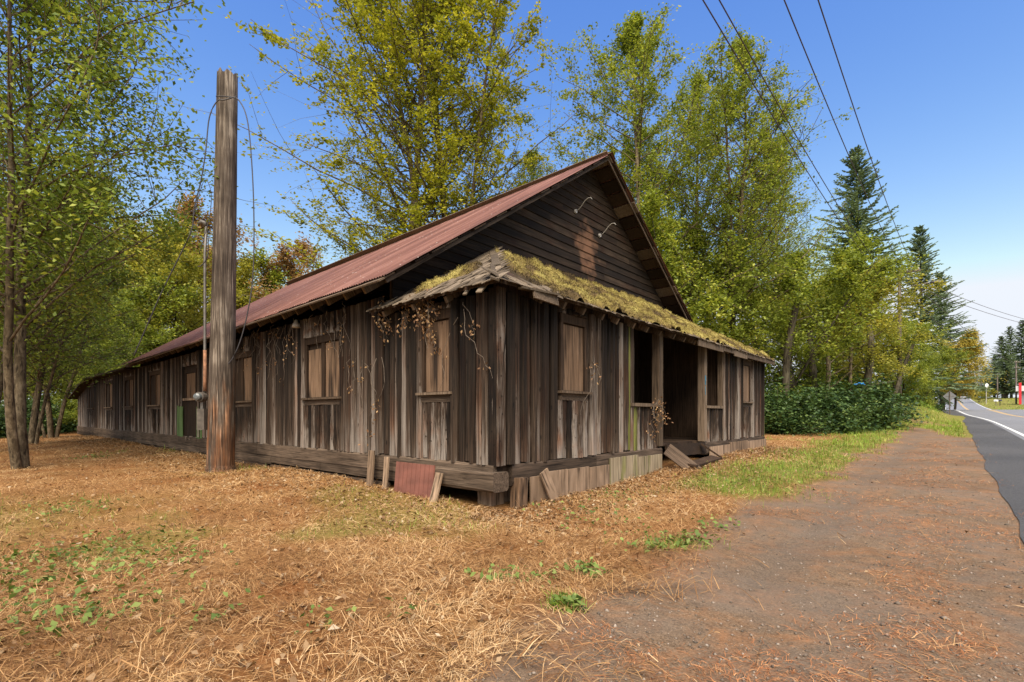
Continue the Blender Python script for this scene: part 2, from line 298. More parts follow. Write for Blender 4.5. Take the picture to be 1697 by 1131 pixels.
def strip(name, n0, n1, us, lift, mat, parent=None, rag=0.0, thick=0.0, **k):
    a = np.asarray(us, float); e0 = n0 + bend(a) + rag * fbm(a, a * .3, .5, 8); e1 = n1 + bend(a)
    cols = np.linspace(0, 1, 5); V = []
    for c in cols:
        n = e0 * (1 - c) + e1 * c; x, y = xy(a, n); V.append(np.stack([x, y, prof(a) + lift], -1))
    V = np.array(V); kk, L = V.shape[:2]; ii = np.arange(kk * L).reshape(kk, L)
    fq = np.stack([ii[:-1, :-1], ii[1:, :-1], ii[1:, 1:], ii[:-1, 1:]], -1).reshape(-1, 4)
    return link(name, npmesh(name, V.reshape(-1, 3), fq, mat, True), parent, **k)
def asphalt(name, lo, hi, scale):
    m, t, b = newmat(name); ge = N(t, 'ShaderNodeNewGeometry')
    n = N(t, 'ShaderNodeTexNoise', i_Scale=scale, i_Detail=5.0, i_Roughness=.8); t.links.new(ge.outputs['Position'], n.inputs['Vector'])
    n2 = N(t, 'ShaderNodeTexNoise', i_Scale=.35, i_Detail=5.0); t.links.new(ge.outputs['Position'], n2.inputs['Vector'])
    c = ramp(t, maths(t, 'ADD', maths(t, 'MULTIPLY', n.outputs[0], .75), maths(t, 'MULTIPLY', n2.outputs[0], .3)), [(.35, lo), (.72, hi)])
    t.links.new(c, b.inputs['Base Color']); b.inputs['Roughness'].default_value = .75
    bp = N(t, 'ShaderNodeBump', i_Strength=.9, i_Distance=.03); t.links.new(n.outputs[0], bp.inputs['Height']); t.links.new(bp.outputs[0], b.inputs['Normal'])
    return m
us = np.concatenate([np.arange(-60, 60, .25), np.arange(60, 320, 1.0)])
shoulder = strip('road_shoulder', .57, 2.34, us, .012, asphalt('old dark asphalt', (.016, .015, .014), (.105, .098, .092), 24), rag=.05, kind='structure')
road = strip('road', 2.02, 9.5, us, .018, asphalt('grey road asphalt', (.12, .12, .125), (.22, .22, .228), 40), kind='structure')
def paint(name, c):
    m, t, b = newmat(name); ge = N(t, 'ShaderNodeNewGeometry'); n = N(t, 'ShaderNodeTexNoise', i_Scale=9.0, i_Detail=8.0, i_Roughness=.75); t.links.new(ge.outputs['Position'], n.inputs['Vector'])
    t.links.new(mix(t, ramp(t, n.outputs[0], [(.54, (0, 0, 0)), (.66, (.8, .8, .8))]), c, (.15, .15, .15)), b.inputs['Base Color']); b.inputs['Roughness'].default_value = .7; return m
paint_w = paint('white road paint', (.68, .68, .65)); paint_y = paint('yellow road paint', (.58, .36, .10))
for a, b_, mt in ((2.22, 2.36, paint_w), (9.2, 9.33, paint_w)): strip('edge_line', a, b_, us, .023, mt, road)
for a in (5.62, 5.86): strip('centre_line', a, a + .12, us, .023, paint_y, road)
# ------------------------------------------------------------------ the old building
W, L, ZB = 13.67, 37.0, .70                              # front width, side length, siding foot
barn = empty('plank_barn', (CORNER[0], CORNER[1], 0), math.atan2(.7475, .6642),
    label='long derelict dark plank building with rusty red metal roof and mossy porch roof', cat='building')
def board_mesh(i, wv, depth):
    r = random.Random(100 + i); p = [(-.5, .0), (-.48, -.35), (-.26, -.95), (.20, -1), (.47, -.42), (.5, .0)]
    rings = [0, .17, .36, .55, .77, 1.0]; V = []; K = len(p)
    for z in rings:
        sx, of = 1 + r.uniform(-.07, .05), r.uniform(-.008, .008); zz = z + (r.uniform(-.004, .004) if z in (0, 1) else 0)
        V += [(q[0] * wv * sx + of, q[1] * depth * r.uniform(.85, 1.1), zz) for q in p]
    Fc = [(a*K+j, a*K+j+1, (a+1)*K+j+1, (a+1)*K+j) for a in range(len(rings)-1) for j in range(K-1)] + [tuple(range(K))[::-1], tuple(range(K*5, K*6))]
    me = bpy.data.meshes.new('siding_board'); me.from_pydata(V, [], Fc); me.update(); return me
BOARDS = []
for i in range(18):
    wv = .095 + .075 * ((i * 7) % 18) / 17; BOARDS.append((wv, board_mesh(i, wv, .042 + .022 * (i % 3))))
WIDE = [(.2 + .012 * i, board_mesh(40 + i, .2 + .012 * i, .045)) for i in range(6)]
for _, me in BOARDS + WIDE: me.materials.append(M['board'])
BMAT = {}
def board(parent, axis_, pos, w_, me, z0, z1, out, mat=None):
    o = link('siding_board', me, parent); o.scale = (1, 1, z1 - z0)
    if mat:
        key = (me.name, mat)
        if key not in BMAT: c = me.copy(); c.materials.clear(); c.materials.append(M[mat]); BMAT[key] = c
        o.data = BMAT[key]
    if axis_ == 'side': o.location = (-out, pos, z0); o.rotation_euler = (R(rnd.uniform(-.25, .25)), 0, R(-90))
    else: o.location = (pos, -out, z0); o.rotation_euler = (0, R(rnd.uniform(-.25, .25)), 0)
    return o
def cover(parent, axis_, a, b, ztop, holes, zb=ZB, mat=None, out=0.0, matf=None):
    p = a
    while p < b - .05:
        w_, me = BOARDS[rnd.randrange(18)]; f = rnd.choice((0, .004, .02))
        if axis_ == 'side' and p > 20: w_, me = WIDE[rnd.randrange(6)]
        c = p + w_ / 2
        zt = ztop(c) if callable(ztop) else ztop; foot = zb + rnd.uniform(-.025, .015); m_ = matf(c) if matf else mat
        h = [q for q in holes if q[0] - .09 < c < q[1] + .09]
        if h:
            board(parent, axis_, c, w_, me, foot, h[0][2] - .17, out + f, m_)
            if h[0][3] + .2 < zt: board(parent, axis_, c, w_, me, h[0][3] + .16, zt, out + f, m_)
        else: board(parent, axis_, c, w_, me, foot, zt, out + f, m_)
        p += w_ + rnd.choice((-.01, .0, .006, .014))
WZ0, WZ1 = 1.82, 3.02
side_w = [(1.05, 1.68, WZ0, WZ1, 1), (4.48, 5.9, WZ0, WZ1, 2), (9.0, 10.5, WZ0, WZ1, 2), (17.9, 19.4, WZ0, WZ1, 2), (22.3, 23.8, WZ0, WZ1, 2), (26.6, 28.1, WZ0, WZ1, 2), (31.6, 33.0, WZ0, WZ1, 2)]
front_w = [(1.6, 2.26, 1.86, 3.04, 1), (11.41, 12.07, 1.86, 3.04, 1)]
door_h = (13.55, 14.95, .72, 2.95)
DROP = .012
def side_top(y): return 3.30 if y < 2.9 else (3.66 - DROP * (y - 2) if y < 31.8 else 3.45 - .18 * (y - 31.8))
wall_s = MB().box(.012, .09, .10, L, .5, 3.26).box(.012, .09, 2.9, 31.8, 3.26, 3.5).build('wall', M['dark_wood'], barn)
cover(wall_s, 'side', .0, L, side_top, side_w + [door_h])
wall_f = MB().box(.0, 4.03, .012, .10, .5, 3.26).box(9.56, W, .012, .10, .5, 3.26).build('wall', M['dark_wood'], barn)
def fm(c): return 'moss_board' if 3.72 < c < 4.03 and rnd.random() < .8 else None
cover(wall_f, 'front', .0, 4.03, 3.3, front_w, matf=fm); cover(wall_f, 'front', 9.56, W, 3.3, front_w)
wall_r = MB().box(W - .1, W - .01, .11, L, .4, 3.5).build('wall', M['dark_wood'], barn)
wall_b = MB().box(.1, W - .1, L - .1, L, .4, 2.6).build('wall', M['dark_wood'], barn)
# corner boards, where the two walls meet
MB().box(-.065, -.03, -.03, .13, ZB - .03, 3.34).build('corner_board', M['board'], barn)
MB().box(-.062, .10, -.067, -.032, ZB - .02, 3.34).build('corner_board', M['board'], barn)
MB().box(W - .08, W + .03, -.07, -.03, ZB - .02, 3.34).build('corner_board', M['moss_board'], barn)
def window(axis_, a, b, z0, z1, n):
    def P(mb, p0, p1, o0, o1, za, zb_):
        return mb.box(-o1, -o0, p0, p1, za, zb_) if axis_ == 'side' else mb.box(p0, p1, -o1, -o0, za, zb_)
    f = MB(); P(f, a - .08, a, .012, .05, z0 - .02, z1 + .05); P(f, b, b + .08, .012, .05, z0 - .02, z1 + .05); P(f, a - .08, b + .08, .012, .056, z1, z1 + .15)
    if n == 2: P(f, (a + b) / 2 - .07, (a + b) / 2 + .07, .012, .04, z0, z1)
    wo = f.build('window', M['dark_wood'], barn)
    span = [(a, b)] if n == 1 else [(a, (a + b) / 2 - .07), ((a + b) / 2 + .07, b)]
    for i, (p, q) in enumerate(span): P(MB(), p + .012, q - .012, -.004, .016, z0 + .01, z1 - (.12 if (n == 2 and i == 1) else .02)).build('window_panel', M['dark_wood' if (n == 2 and a > 7 and rnd.random() < .45) else 'shutter'], wo)  # some panels coloured dark to stand in for shaded openings without a shutter
    P(MB(), a - .14, b + .14, -.0, .13, z0 - .045, z0 - .003).build('sill', M['rafter'], wo)
    P(MB(), a - .09, b + .09, .0, .06, z0 - .165, z0 - .048).build('apron', M['beam'], wo)
for q in side_w: window('side', *q)
for q in front_w: window('front', *q)
# side door with a boarded light, between green boards
a, b_, z0, z1 = door_h
door = MB().box(-.03, .01, 13.75, 14.75, .72, 1.93).box(-.045, .01, 13.62, 13.75, .72, 2.95).box(-.045, .01, 14.75, 14.88, .72, 2.95).box(-.05, .01, 13.62, 14.88, 2.86, 2.99).build('door', M['dark_wood'], barn)
MB().box(-.022, .008, 13.78, 14.72, 2.0, 2.84).build('door_panel', M['shutter'], door)
MB().box(-.10, .008, 13.66, 14.9, 1.92, 2.0).build('door_rail', M['ply'], door)
for y0 in (13.02, 13.18, 13.34, 14.98, 15.14, 15.3, 15.46): MB().box(-.085, -.064, y0, y0 + .145, .68 + rnd.uniform(-.02, .02), 1.72 + rnd.uniform(-.05, .05)).build('green_board', M['green_board'], barn)
# porch recess
pz = .74
pf = MB()
for i in range(18):
    x0 = 4.13 + i * .298
    MB().box(x0, x0 + .285, .14, 2.66, pz - .05, pz + rnd.uniform(-.006, .006)).build('porch_plank', M['dark_wood'], barn)
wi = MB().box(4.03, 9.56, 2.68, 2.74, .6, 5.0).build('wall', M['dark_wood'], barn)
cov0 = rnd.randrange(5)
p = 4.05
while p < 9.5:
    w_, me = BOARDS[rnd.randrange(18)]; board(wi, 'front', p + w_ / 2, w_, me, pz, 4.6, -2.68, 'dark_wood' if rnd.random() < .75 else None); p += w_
for x0, x1 in ((3.94, 4.02), (9.57, 9.65)): MB().prism([(.12, .6), (2.67, .6), (2.67, 4.95), (.12, 3.5)], 0, x0, x1).build('wall', M['dark_wood'], barn)
for x0 in (5.32, 8.06): MB().box(x0, x0 + .19, -.06, .12, pz - .02, 3.32).build('porch_post', M['rafter'], barn)
for x0 in (9.48,): MB().box(x0, x0 + .14, -.05, .09, pz - .02, 3.32).build('porch_post', M['rafter'], barn)
blue = plain('faded blue paint', (.03, .13, .20), .7, 0, .5, 12)
MB().box(8.085, 8.175, -.0635, -.0615, 2.25, 2.5).build('paint_mark', blue, barn); MB().box(8.1, 8.145, -.0635, -.0615, 1.98, 2.2).build('paint_mark', blue, barn)
MB().tube([(-.16, 6.2, 3.62), (-.16, 6.2, 3.56), (-.16, 6.2, 3.52), (-.16, 6.2, 3.44)], [.03, .05, .08, .10], 12).build('bell_insulator', M['lamp_white'], barn, True)  # white bell insulator under the side eave
MB().box(.02, W - .02, -.02, .11, 3.3, 3.46).build('plate_beam', M['dark_wood'], barn)
for x0, x1 in ((4.04, 5.32), (8.25, 9.48)):
    MB().box(x0 - .06, x1 + .02, -.09, .14, 1.62, 1.69).build('porch_rail', M['rafter'], barn)
    hw = MB().box(x0, x1, .03, .08, .6, 1.61).build('half_wall', M['dark_wood'], barn)
    p = x0 + .01
    while p < x1 - .06:
        w_, me = BOARDS[rnd.randrange(18)]; board(hw, 'front', p + w_ / 2, w_, me, .66, 1.61, -.03, 'moss_board' if p < 4.3 else None); p += w_ - .01
# sill timbers and skirting below the siding
def timber(name, mat, pts, half_h, half_w, axis_):
    mb = MB(); V = []; r = random.Random(len(pts) + int(half_h * 1000))
    for p in pts:
        ring = [(-1, -.75), (-.8, -1), (.8, -1), (1, -.7), (1, .75), (.85, 1), (-.85, 1), (-1, .8)]
        for c, d in ring:
            c *= half_w * r.uniform(.93, 1.05); d *= half_h * r.uniform(.93, 1.04)
            V.append((p[0] + c, p[1], p[2] + d) if axis_ == 'side' else (p[0], p[1] + c, p[2] + d))
    k = 8; n = len(pts); Fc = [(i*k+j, i*k+(j+1) % k, (i+1)*k+(j+1) % k, (i+1)*k+j) for i in range(n-1) for j in range(k)] + [tuple(range(k))[::-1], tuple(range((n-1)*k, n*k))]
    return mb.add(V, Fc).build(name, mat, barn)
for y0, y1 in ((.02, 3.1), (3.12, 8.6), (8.62, 15.5), (15.52, 24), (24.02, L)):
    timber('sill_beam', M['beam'], [(.04, y0 + (y1 - y0) * i / 6, .535) for i in range(7)], .165, .12, 'side')
timber('sill_beam', M['beam'], [(.02, -.1 + 2.0 * i / 5, .47) for i in range(6)], .15, .17, 'side').location = (-.06, 0, -.02)
for x0, x1 in ((.24, 2.6), (2.62, 5.42), (8.1, W)):
    timber('sill_beam', M['beam_x'], [(x0 + (x1 - x0) * i / 6, .03, .525) for i in range(7)], .16, .115, 'front')
p = 2.4
while p < L:
    l = rnd.uniform(2.2, 3.6); q = min(p + l, L)
    MB().box(-.085, -.045, p, q - .02, .2 + rnd.uniform(0, .04), .385).build('skirt_board', M['beam'], barn)
    MB().box(-.05, -.012, p + .3, q + .1, -.15, .195).build('skirt_board', M['beam'], barn)
    p = q
sk = [(.62, 1.0, .47, 'ply'), (1.02, 1.62, .50, 'ply'), (1.64, 2.28, .485, 'ply'), (2.3, 3.0, .47, 'ply'), (3.02, 4.15, .60, 'skirt_moss'), (4.17, 5.3, .56, 'skirt_moss'), (8.3, 9.9, .58, 'ply'), (9.92, 11.6, .60, 'ply'), (11.62, W, .58, 'ply')]
for x0, x1, zt, mt in sk: MB().box(x0, x1, -.135, -.105, -.12, zt + rnd.uniform(-.02, .02)).build('skirt_panel', M[mt], barn)
for x0, y0 in ((.12, .25), (.45, .3)): MB().box(x0, x0 + .3, y0, y0 + .3, -.2, .34).build('pier', M['ply'], barn)
# main roof: corrugated sheets on skip sheathing
EX, EZ, SL = -.51, 3.79, .669; RX = W / 2; RZ = EZ + SL * (RX - EX); Y0, Y1 = 2.07, 22.2; ang = math.atan(SL); slen = (RX - EX) / math.cos(ang)
def sheet_mesh(wid, n, ln):
    ys = np.linspace(0, wid, n * 8 + 1); zz = .011 * np.sin(ys / wid * n * 2 * np.pi); xs = np.linspace(0, ln, 5); V = []
    for x in xs: V += [(x, y, z) for y, z in zip(ys, zz)]
    k = len(ys); ii = np.arange(5 * k).reshape(5, k)
    return npmesh('roof_sheet', V, np.stack([ii[:-1, :-1], ii[1:, :-1], ii[1:, 1:], ii[:-1, 1:]], -1).reshape(-1, 4), M['roof'], True)
SW = .72; smesh = sheet_mesh(SW, 9, slen + .10)
i = 0; y = Y0
while y < Y1 - .3:
    dzv = -DROP * (y - 2) - .05 * math.sin(math.pi * (y - Y0) / (Y1 - Y0)) ** 2
    j = rnd.uniform(-.03, .03)
    for sgn in (1, -1):
        o = link('roof_sheet', smesh, barn); lift = .045 + (.006 if i % 2 else 0)
        if sgn == 1: o.location = (EX - .06 + j, y, EZ + dzv + lift - .06 * SL + j * SL); o.rotation_euler = (0, -ang, 0)
        else: o.location = (W - EX + .06 + j, y + SW, EZ + dzv + lift - .06 * SL - j * SL); o.rotation_euler = (0, -ang, R(180))
    i += 1; y += SW - .035
cap = MB(); k = 24
for s_ in (1, -1):
    V = []
    for q in range(k + 1):
        yy = Y0 - .03 + (Y1 - Y0) * q / k; d = -DROP * (yy - 2) - .05 * math.sin(math.pi * min(1, max(0, (yy - Y0) / (Y1 - Y0)))) ** 2 + .075
        V += [(RX, yy, RZ + d), (RX - s_ * .2, yy, RZ + d - .2 * SL)]
    cap.add(V, [(2*q, 2*q+1, 2*q+3, 2*q+2) for q in range(k)])
cap.build('ridge_cap', M['roof'], barn)
ns = 21
for s_ in (1, -1):                                        # sheathing boards with gaps, ends showing along the rake
    for i in range(ns):
        d = .02 + i * (slen - .06) / (ns - 1); hx = math.cos(ang) * d; hz = math.sin(ang) * d
        o = MB().box(-.19, .19, 0, Y1 - Y0 - .3, -.028, 0).build('sheathing_board', M['dark_wood'] if i % 4 else M['rafter'], barn)
        o.location = ((EX + hx) if s_ == 1 else (W - EX - hx), Y0 + .05 + rnd.uniform(-.05, .05), EZ + hz + .012); o.rotation_euler = (math.atan(-DROP), -ang * s_, 0)
    o = MB().box(0, slen, 0, .03, -.10, -.035).build('barge_board', M['beam_x'], barn)
    o.location = (EX if s_ == 1 else W - EX, Y0 + .10, EZ); o.rotation_euler = (0, -ang, 0) if s_ == 1 else (0, ang + math.pi, 0)
    if s_ == -1: o.rotation_euler = (0, ang, 0); o.data.transform(Matrix.Scale(-1, 4, (1, 0, 0)))
    yy = 3.1
    while yy < Y1:
        o = MB().prism([(-.0, -.17), (3.0, -.17), (3.0, -.02), (-.0, -.02)], 1, -.03, .03).build('rafter', M['rafter'], barn)
        o.location = (EX + .12 if s_ == 1 else W - EX - .12, yy, EZ + .12 * SL - .025 - DROP * (yy - 2)); o.rotation_euler = (0, -ang, 0)
        if s_ == -1: o.rotation_euler = (0, ang, 0); o.data.transform(Matrix.Scale(-1, 4, (1, 0, 0)))
        yy += .68
# front gable wall in lapped clapboards
GY_, zc = 2.75, 3.4
gw = MB().prism([(.05, 3.3), (W - .05, 3.3), (W - .05, 4.1), (RX, RZ - .12), (.05, 4.1)], 1, GY_ + .03, GY_ + .08).build('gable_wall', M['dark_wood'], barn)
i = 0
while zc < RZ - .3:
    e = .205
    x0 = max(.05, EX + (zc - EZ + .14) / SL); x1 = max(.05, EX + (zc + e - EZ + .14) / SL); cut = [x0]
    xs0, xs1 = x0, W - x0; splits = sorted([xs0, xs1] + ([rnd.uniform(xs0 + 1, xs1 - 1)] if xs1 - xs0 > 5 else []))
    for sa, sb in zip(splits[:-1], splits[1:]):
        ta = x1 if sa == xs0 else sa; tb = W - x1 if sb == xs1 else sb; sa += .003; tb -= .003 if tb == sb else 0
        v = [(sa, GY_ - .022, zc), (sb, GY_ - .022, zc), (tb, GY_ + .004, zc + e + .02), (ta, GY_ + .004, zc + e + .02),
             (sa, GY_ + .012, zc), (sb, GY_ + .012, zc), (tb, GY_ + .02, zc + e + .02), (ta, GY_ + .02, zc + e + .02)]
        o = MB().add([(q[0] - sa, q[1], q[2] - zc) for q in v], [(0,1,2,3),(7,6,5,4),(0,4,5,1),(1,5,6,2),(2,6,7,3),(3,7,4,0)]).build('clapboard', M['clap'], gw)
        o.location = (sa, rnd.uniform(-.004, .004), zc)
    i += 1; zc += e
for lx, lz in ((6.02, 7.05), (7.27, 6.72)):               # swan-neck lamp arms
    arm = MB().tube([(lx, GY_ - .03 - a_, lz + b2) for a_, b2 in ((0, 0), (.09, .02), (.19, .09), (.30, .20), (.40, .25), (.49, .24), (.54, .18))], .010, 6).build('lamp_arm', M['lamp_white'], barn, True)
    MB().tube([(lx, GY_ - .02, lz), (lx, GY_ - .06, lz)], [.06, .05], 12).build('wall_plate', M['lamp_white'], arm)
rg = MB().prism([(.05, 3.3), (W - .05, 3.3), (W - .05, 3.9), (RX, RZ - .55), (.05, 3.9)], 1, Y1 - .8, Y1 - .7).build('gable_wall', M['dark_wood'], barn)
# hipped porch roof on the front
PE, PZ, PS = -.30, 3.36, .60; PT = GY_ - .03; TOPZ = PZ + PS * (PT - PE)
def pzf(d): return PZ + PS * (d - PE)
deck = MB()
def face(pts, th=.05):
    n = len(pts); deck.add([(x, y, z) for x, y, z in pts] + [(x, y, z - th) for x, y, z in pts], [tuple(range(n)), tuple(range(n, 2*n))[::-1]] + [(i, i+n, (i+1) % n + n, (i+1) % n) for i in range(n)])
face([(PE, PE, PZ), (W - PE, PE, PZ), (W - PT, PT, TOPZ), (PT, PT, TOPZ)])
face([(PE, PE, PZ), (PT, PT, TOPZ), (.03, PT, pzf(.03)), (.0, 2.97, pzf(0)), (PE, 2.97, PZ)])
face([(W - PE, PE, PZ), (W - PE, 2.97, PZ), (W, 2.97, pzf(0)), (W - .03, PT, pzf(.03)), (W - PT, PT, TOPZ)])
proof = deck.build('porch_roof', M['dark_wood'], barn)
pang = math.atan(PS)
SH = []
for i in range(6):
    r = random.Random(i); wv = .11 + .02 * i
    me = MB().add([(-wv/2, -.02 + r.uniform(-.03, .03), .004), (wv/2, -.02 + r.uniform(-.03, .03), .004), (wv/2, .3, 0), (-wv/2, .3, 0), (-wv/2, -.02, .02), (wv/2, -.02, .022), (wv/2, .3, .006), (-wv/2, .3, .006)],
        [(3,2,1,0),(4,5,6,7),(0,1,5,4),(1,2,6,5),(2,3,7,6),(3,0,4,7)]).mesh('shingle', M['shingle']); SH.append((wv, me))
def shingle(x, y, z, rz, k=1.0):
    wv, me = rnd.choice(SH); o = link('shingle', me, proof); o.location = (x, y, z + .006)
    o.rotation_euler = Euler((pang + R(rnd.uniform(-1, 5)), R(rnd.uniform(-2, 2)), rz + R(rnd.uniform(-6, 6) * k)), 'XYZ'); return wv
# left hip face: bare shingles in courses; front: the eave courses that show below the moss
d = PE - .05; c = 0
while d < PT - .15:
    y = max(PE, d) + .03
    while y < (2.97 if d < -.1 else PT - .05):
        y += shingle(d, y, pzf(d), R(-90), 1.5) + .006
    d += .21; c += 1
for d in (PE - .06, PE + .13):
    x = PE + .05
    while x < W + .25: x += shingle(x, d, pzf(d), 0, 1.5) + .006
# hip cap boards and loose boards dangling at the broken corner
def plank(name, p, q, w_, th, mat, parent=barn, roll=0.0, **k):
    p, q = Vector(p), Vector(q); dv = q - p; o = MB().box(0, dv.length, -w_/2, w_/2, -th/2, th/2).build(name, M[mat], parent, **k)
    o.location = p; o.rotation_euler = (dv.to_track_quat('X', 'Z') @ Euler((roll, 0, 0)).to_quaternion()).to_euler(); return o
plank('hip_board', (PE - .1, PE - .02, PZ - .03), (.55, .6, pzf(.55) + .05), .13, .022, 'shingle', roll=.3)
plank('hip_board', (.5, .5, pzf(.5) + .045), (PT - .3, PT - .3, pzf(PT - .3) + .03), .14, .022, 'shingle', roll=-.2)
plank('loose_board', (PE - .1, PE + .30, PZ - .16), (.35, .3, pzf(.35) + .04), .09, .02, 'shingle')
plank('loose_board', (PE - .08, PE + .62, PZ - .14), (.1, .5, pzf(.1) + .04), .06, .02, 'shingle')
plank('loose_board', (.1, PE - .06, PZ - .06), (.95, PE - .09, PZ - .02), .10, .03, 'shingle')
plank('loose_board', (.35, PE - .1, PZ - .09), (1.0, PE - .07, PZ - .1), .17, .025, 'rafter', roll=1.4)
x = .75
while x < W:                                              # rafter tails under the porch eaves
    o = MB().prism([(0, -.15), (.9, -.15), (.9, -.03), (0, -.03)], 0, -.03, .03).build('rafter', M['rafter'], barn)
    o.location = (x, PE + .01 + rnd.uniform(-.03, .05), PZ - .035); o.rotation_euler = (pang, 0, 0); x += .62 + rnd.uniform(-.04, .04)
for y in (.9, 1.75, 2.6):
    o = MB().prism([(0, -.13), (0, -.03), (.8, -.03), (.8, -.13)], 1, -.03, .03).build('rafter', M['rafter'], barn); o.location = (PE + .02, y, PZ - .035); o.rotation_euler = (0, -pang, 0)
for x0, x1 in ((6.9, 8.7), (8.72, 9.6), (9.62, 10.8), (10.82, 12.0), (12.02, W + .22)):
    MB().box(x0, x1, PE - .05, PE - .022, PZ - .19 + rnd.uniform(-.03, .03), PZ - .02).build('fascia_board', M['rafter'], barn)
# moss cushions over the front slope
def moss(nm, x0, x1, d0, d1, hip, side=False):
    a = np.arange(x0, x1, .035); b = np.arange(d0, d1, .035); A, B = np.meshgrid(a, b)
    rg = np.random.default_rng(5); n = int((x1 - x0) * (d1 - d0) * 60); cx = rg.uniform(x0, x1, n); cy = rg.uniform(d0, d1, n); rr = .04 + .15 * rg.random(n) ** 2.2; hh = rr * rg.uniform(.45, .95, n)
    Z = np.zeros_like(A); T = np.zeros_like(A)
    for i in range(n):
        q = ((A - cx[i]) ** 2 + (B - cy[i]) ** 2) / rr[i] ** 2; e = np.where(q < 1, hh[i] * np.sqrt(np.clip(1 - q, 0, 1)), 0)
        up = e > Z; T = np.where(up, .35 + .65 * ((i * 37) % 100) / 100, T); Z = np.maximum(Z, e)
    patch = sstep(-.75, .35, fbm(A, B * 1.3, .9, 3, 1) + .5) if not side else sstep(.1, .8, fbm(A, B, 1.5, 3, 4))
    patch = patch * sstep(x0, x0 + 1.6, A + (0 if not side else 9)); Z = Z * patch - .03 * (1 - patch) + .012 * fbm(A, B, 22, 2); T = np.clip(T * patch + .14 * fbm(A, B, 9, 2) + .30 * fbm(A, B * 1.5, 1.7, 3, 6) - .02 - .35 * (Z < .03), 0, 1)
    P = np.stack([A, B, pzf(B) + Z], -1) if not side else np.stack([B, A, pzf(B) + Z], -1)
    keep = (A > B + .06) & (A < W - B - .06) if not side else (A > B + .06)
    h_, w_ = A.shape; ii = np.arange(h_ * w_).reshape(h_, w_); fq = np.stack([ii[:-1, :-1], ii[:-1, 1:], ii[1:, 1:], ii[1:, :-1]], -1).reshape(-1, 4)
    fq = fq[keep[:-1, :-1].ravel() & keep[1:, 1:].ravel()]
    if side: fq = fq[:, ::-1]
    ok = (Z > .015) & keep; Pk = P[ok]; Tk = T[ok]; m_ = min(len(Pk) * 3, 42000); kk = rg.integers(0, len(Pk), m_)
    Q = Pk[kk] + rg.normal(0, .012, (m_, 3)); dd = rg.normal(0, .6, (m_, 3)); dd[:, 2] += .9; dd /= np.linalg.norm(dd, axis=1, keepdims=True); sd2 = np.cross(dd, rg.normal(0, 1, (m_, 3))); sd2 /= np.linalg.norm(sd2, axis=1, keepdims=True); ll = rg.uniform(.015, .045, (m_, 1))
    FV = np.stack([Q - sd2 * .008, Q + sd2 * .008, Q + dd * ll + sd2 * .003, Q + dd * ll - sd2 * .003], 1).reshape(-1, 3)
    link('moss', npmesh('moss', FV, np.arange(m_ * 4).reshape(-1, 4), M['moss'], False, {'tint': np.clip(Tk[kk] + rg.normal(0, .16, m_), 0, 1)}), proof, kind='stuff')
    return link('moss', npmesh('moss', P.reshape(-1, 3), fq, M['moss'], True, {'tint': T.ravel()[fq].mean(1)}), proof, kind='stuff')
moss('moss', .2, W + .2, PE - .07, PT - .03, True)
moss('moss', 1.0, 2.7, PE + .25, 2.0, True, True)
# rear part: low dark shingled roof, falling to a lean-to at the end
MB().prism([(-.45, 3.42), (RX, 4.1), (W + .45, 3.42), (W + .45, 3.50), (RX, 4.2), (-.45, 3.5)], 1, Y1 - .3, 32.2).build('rear_roof', M['dark_wood'], barn)
MB().add([(-.45, 32.0, 3.40), (W + .45, 32.0, 3.40), (W + .45, L + .7, 2.42), (-.45, L + .7, 2.42), (-.45, 32.0, 3.48), (W + .45, 32.0, 3.48), (W + .45, L + .7, 2.5), (-.45, L + .7, 2.5)],
    [(3,2,1,0),(4,5,6,7),(0,1,5,4),(1,2,6,5),(2,3,7,6),(3,0,4,7)]).build('lean_to_roof', M['dark_wood'], barn)
# ------------------------------------------------------------------ loose things at the building's foot
def loc(x, y, z=0.0):                                    # building coordinates to the world
    return (CORNER[0] + x * DR[0] + y * DL[0], CORNER[1] + x * DR[1] + y * DL[1], z)
BR = math.atan2(.7475, .6642)
def hz(x, y): p = loc(x, y); return float(H(p[0], p[1]))
def leaner(name, y, wid, z1, th, mat, label, cat, tilt=.12, off=-.16, roll=0.0, front=False, x=0.0, mesh=None, group=None):
    o = (mesh or MB().box(-wid/2, wid/2, -th/2, th/2, 0, 1)).build(name, M[mat], None, label=label, cat=cat, group=group)
    px_, py_ = (x, off) if front else (off, y); g = hz(px_, py_)
    o.location = loc(px_, py_, g - .06); o.scale = (1, 1, z1 + .06)
    o.rotation_euler = Euler((-tilt, roll, BR + (0 if front else R(-90))), 'XYZ'); return o
rp = MB()
for i in range(9): rp.box(-.52 + i * .1155, -.52 + (i + 1) * .1155 - .008, -.012, .012, 0, 1)
rp.box(-.52, .52, -.003, .008, .002, .998)
leaner('ribbed_panel', 1.72, 1.04, .54, .02, 'red_panel', 'dull red ribbed panel leaning against the sill timber', 'panel', .10, -.27, 0, mesh=rp)
leaner('leaning_plank', 1.02, .16, .47, .03, 'ply', 'pale short plank leaning at the edge of the red ribbed panel', 'plank', .3, -.42)
leaner('leaning_plank', 3.05, .17, .66, .035, 'ply', 'wide grey plank standing upright against side wall beside narrower one', 'plank', .08, -.25)
leaner('leaning_plank', 2.55, .12, .58, .035, 'ply', 'narrow notched plank standing between wide plank and red ribbed panel', 'plank', .07, -.25)
leaner('fallen_board', 0, .2, .56, .03, 'ply', 'slanted plywood offcut leaning on the pale skirting below front window', 'board', .12, -.26, R(-24), True, 1.12)
leaner('wood_block', 0, .2, .46, .18, 'shutter', 'squared brown post stub standing under the building corner', 'post', 0, -.1, R(2), True, .36)
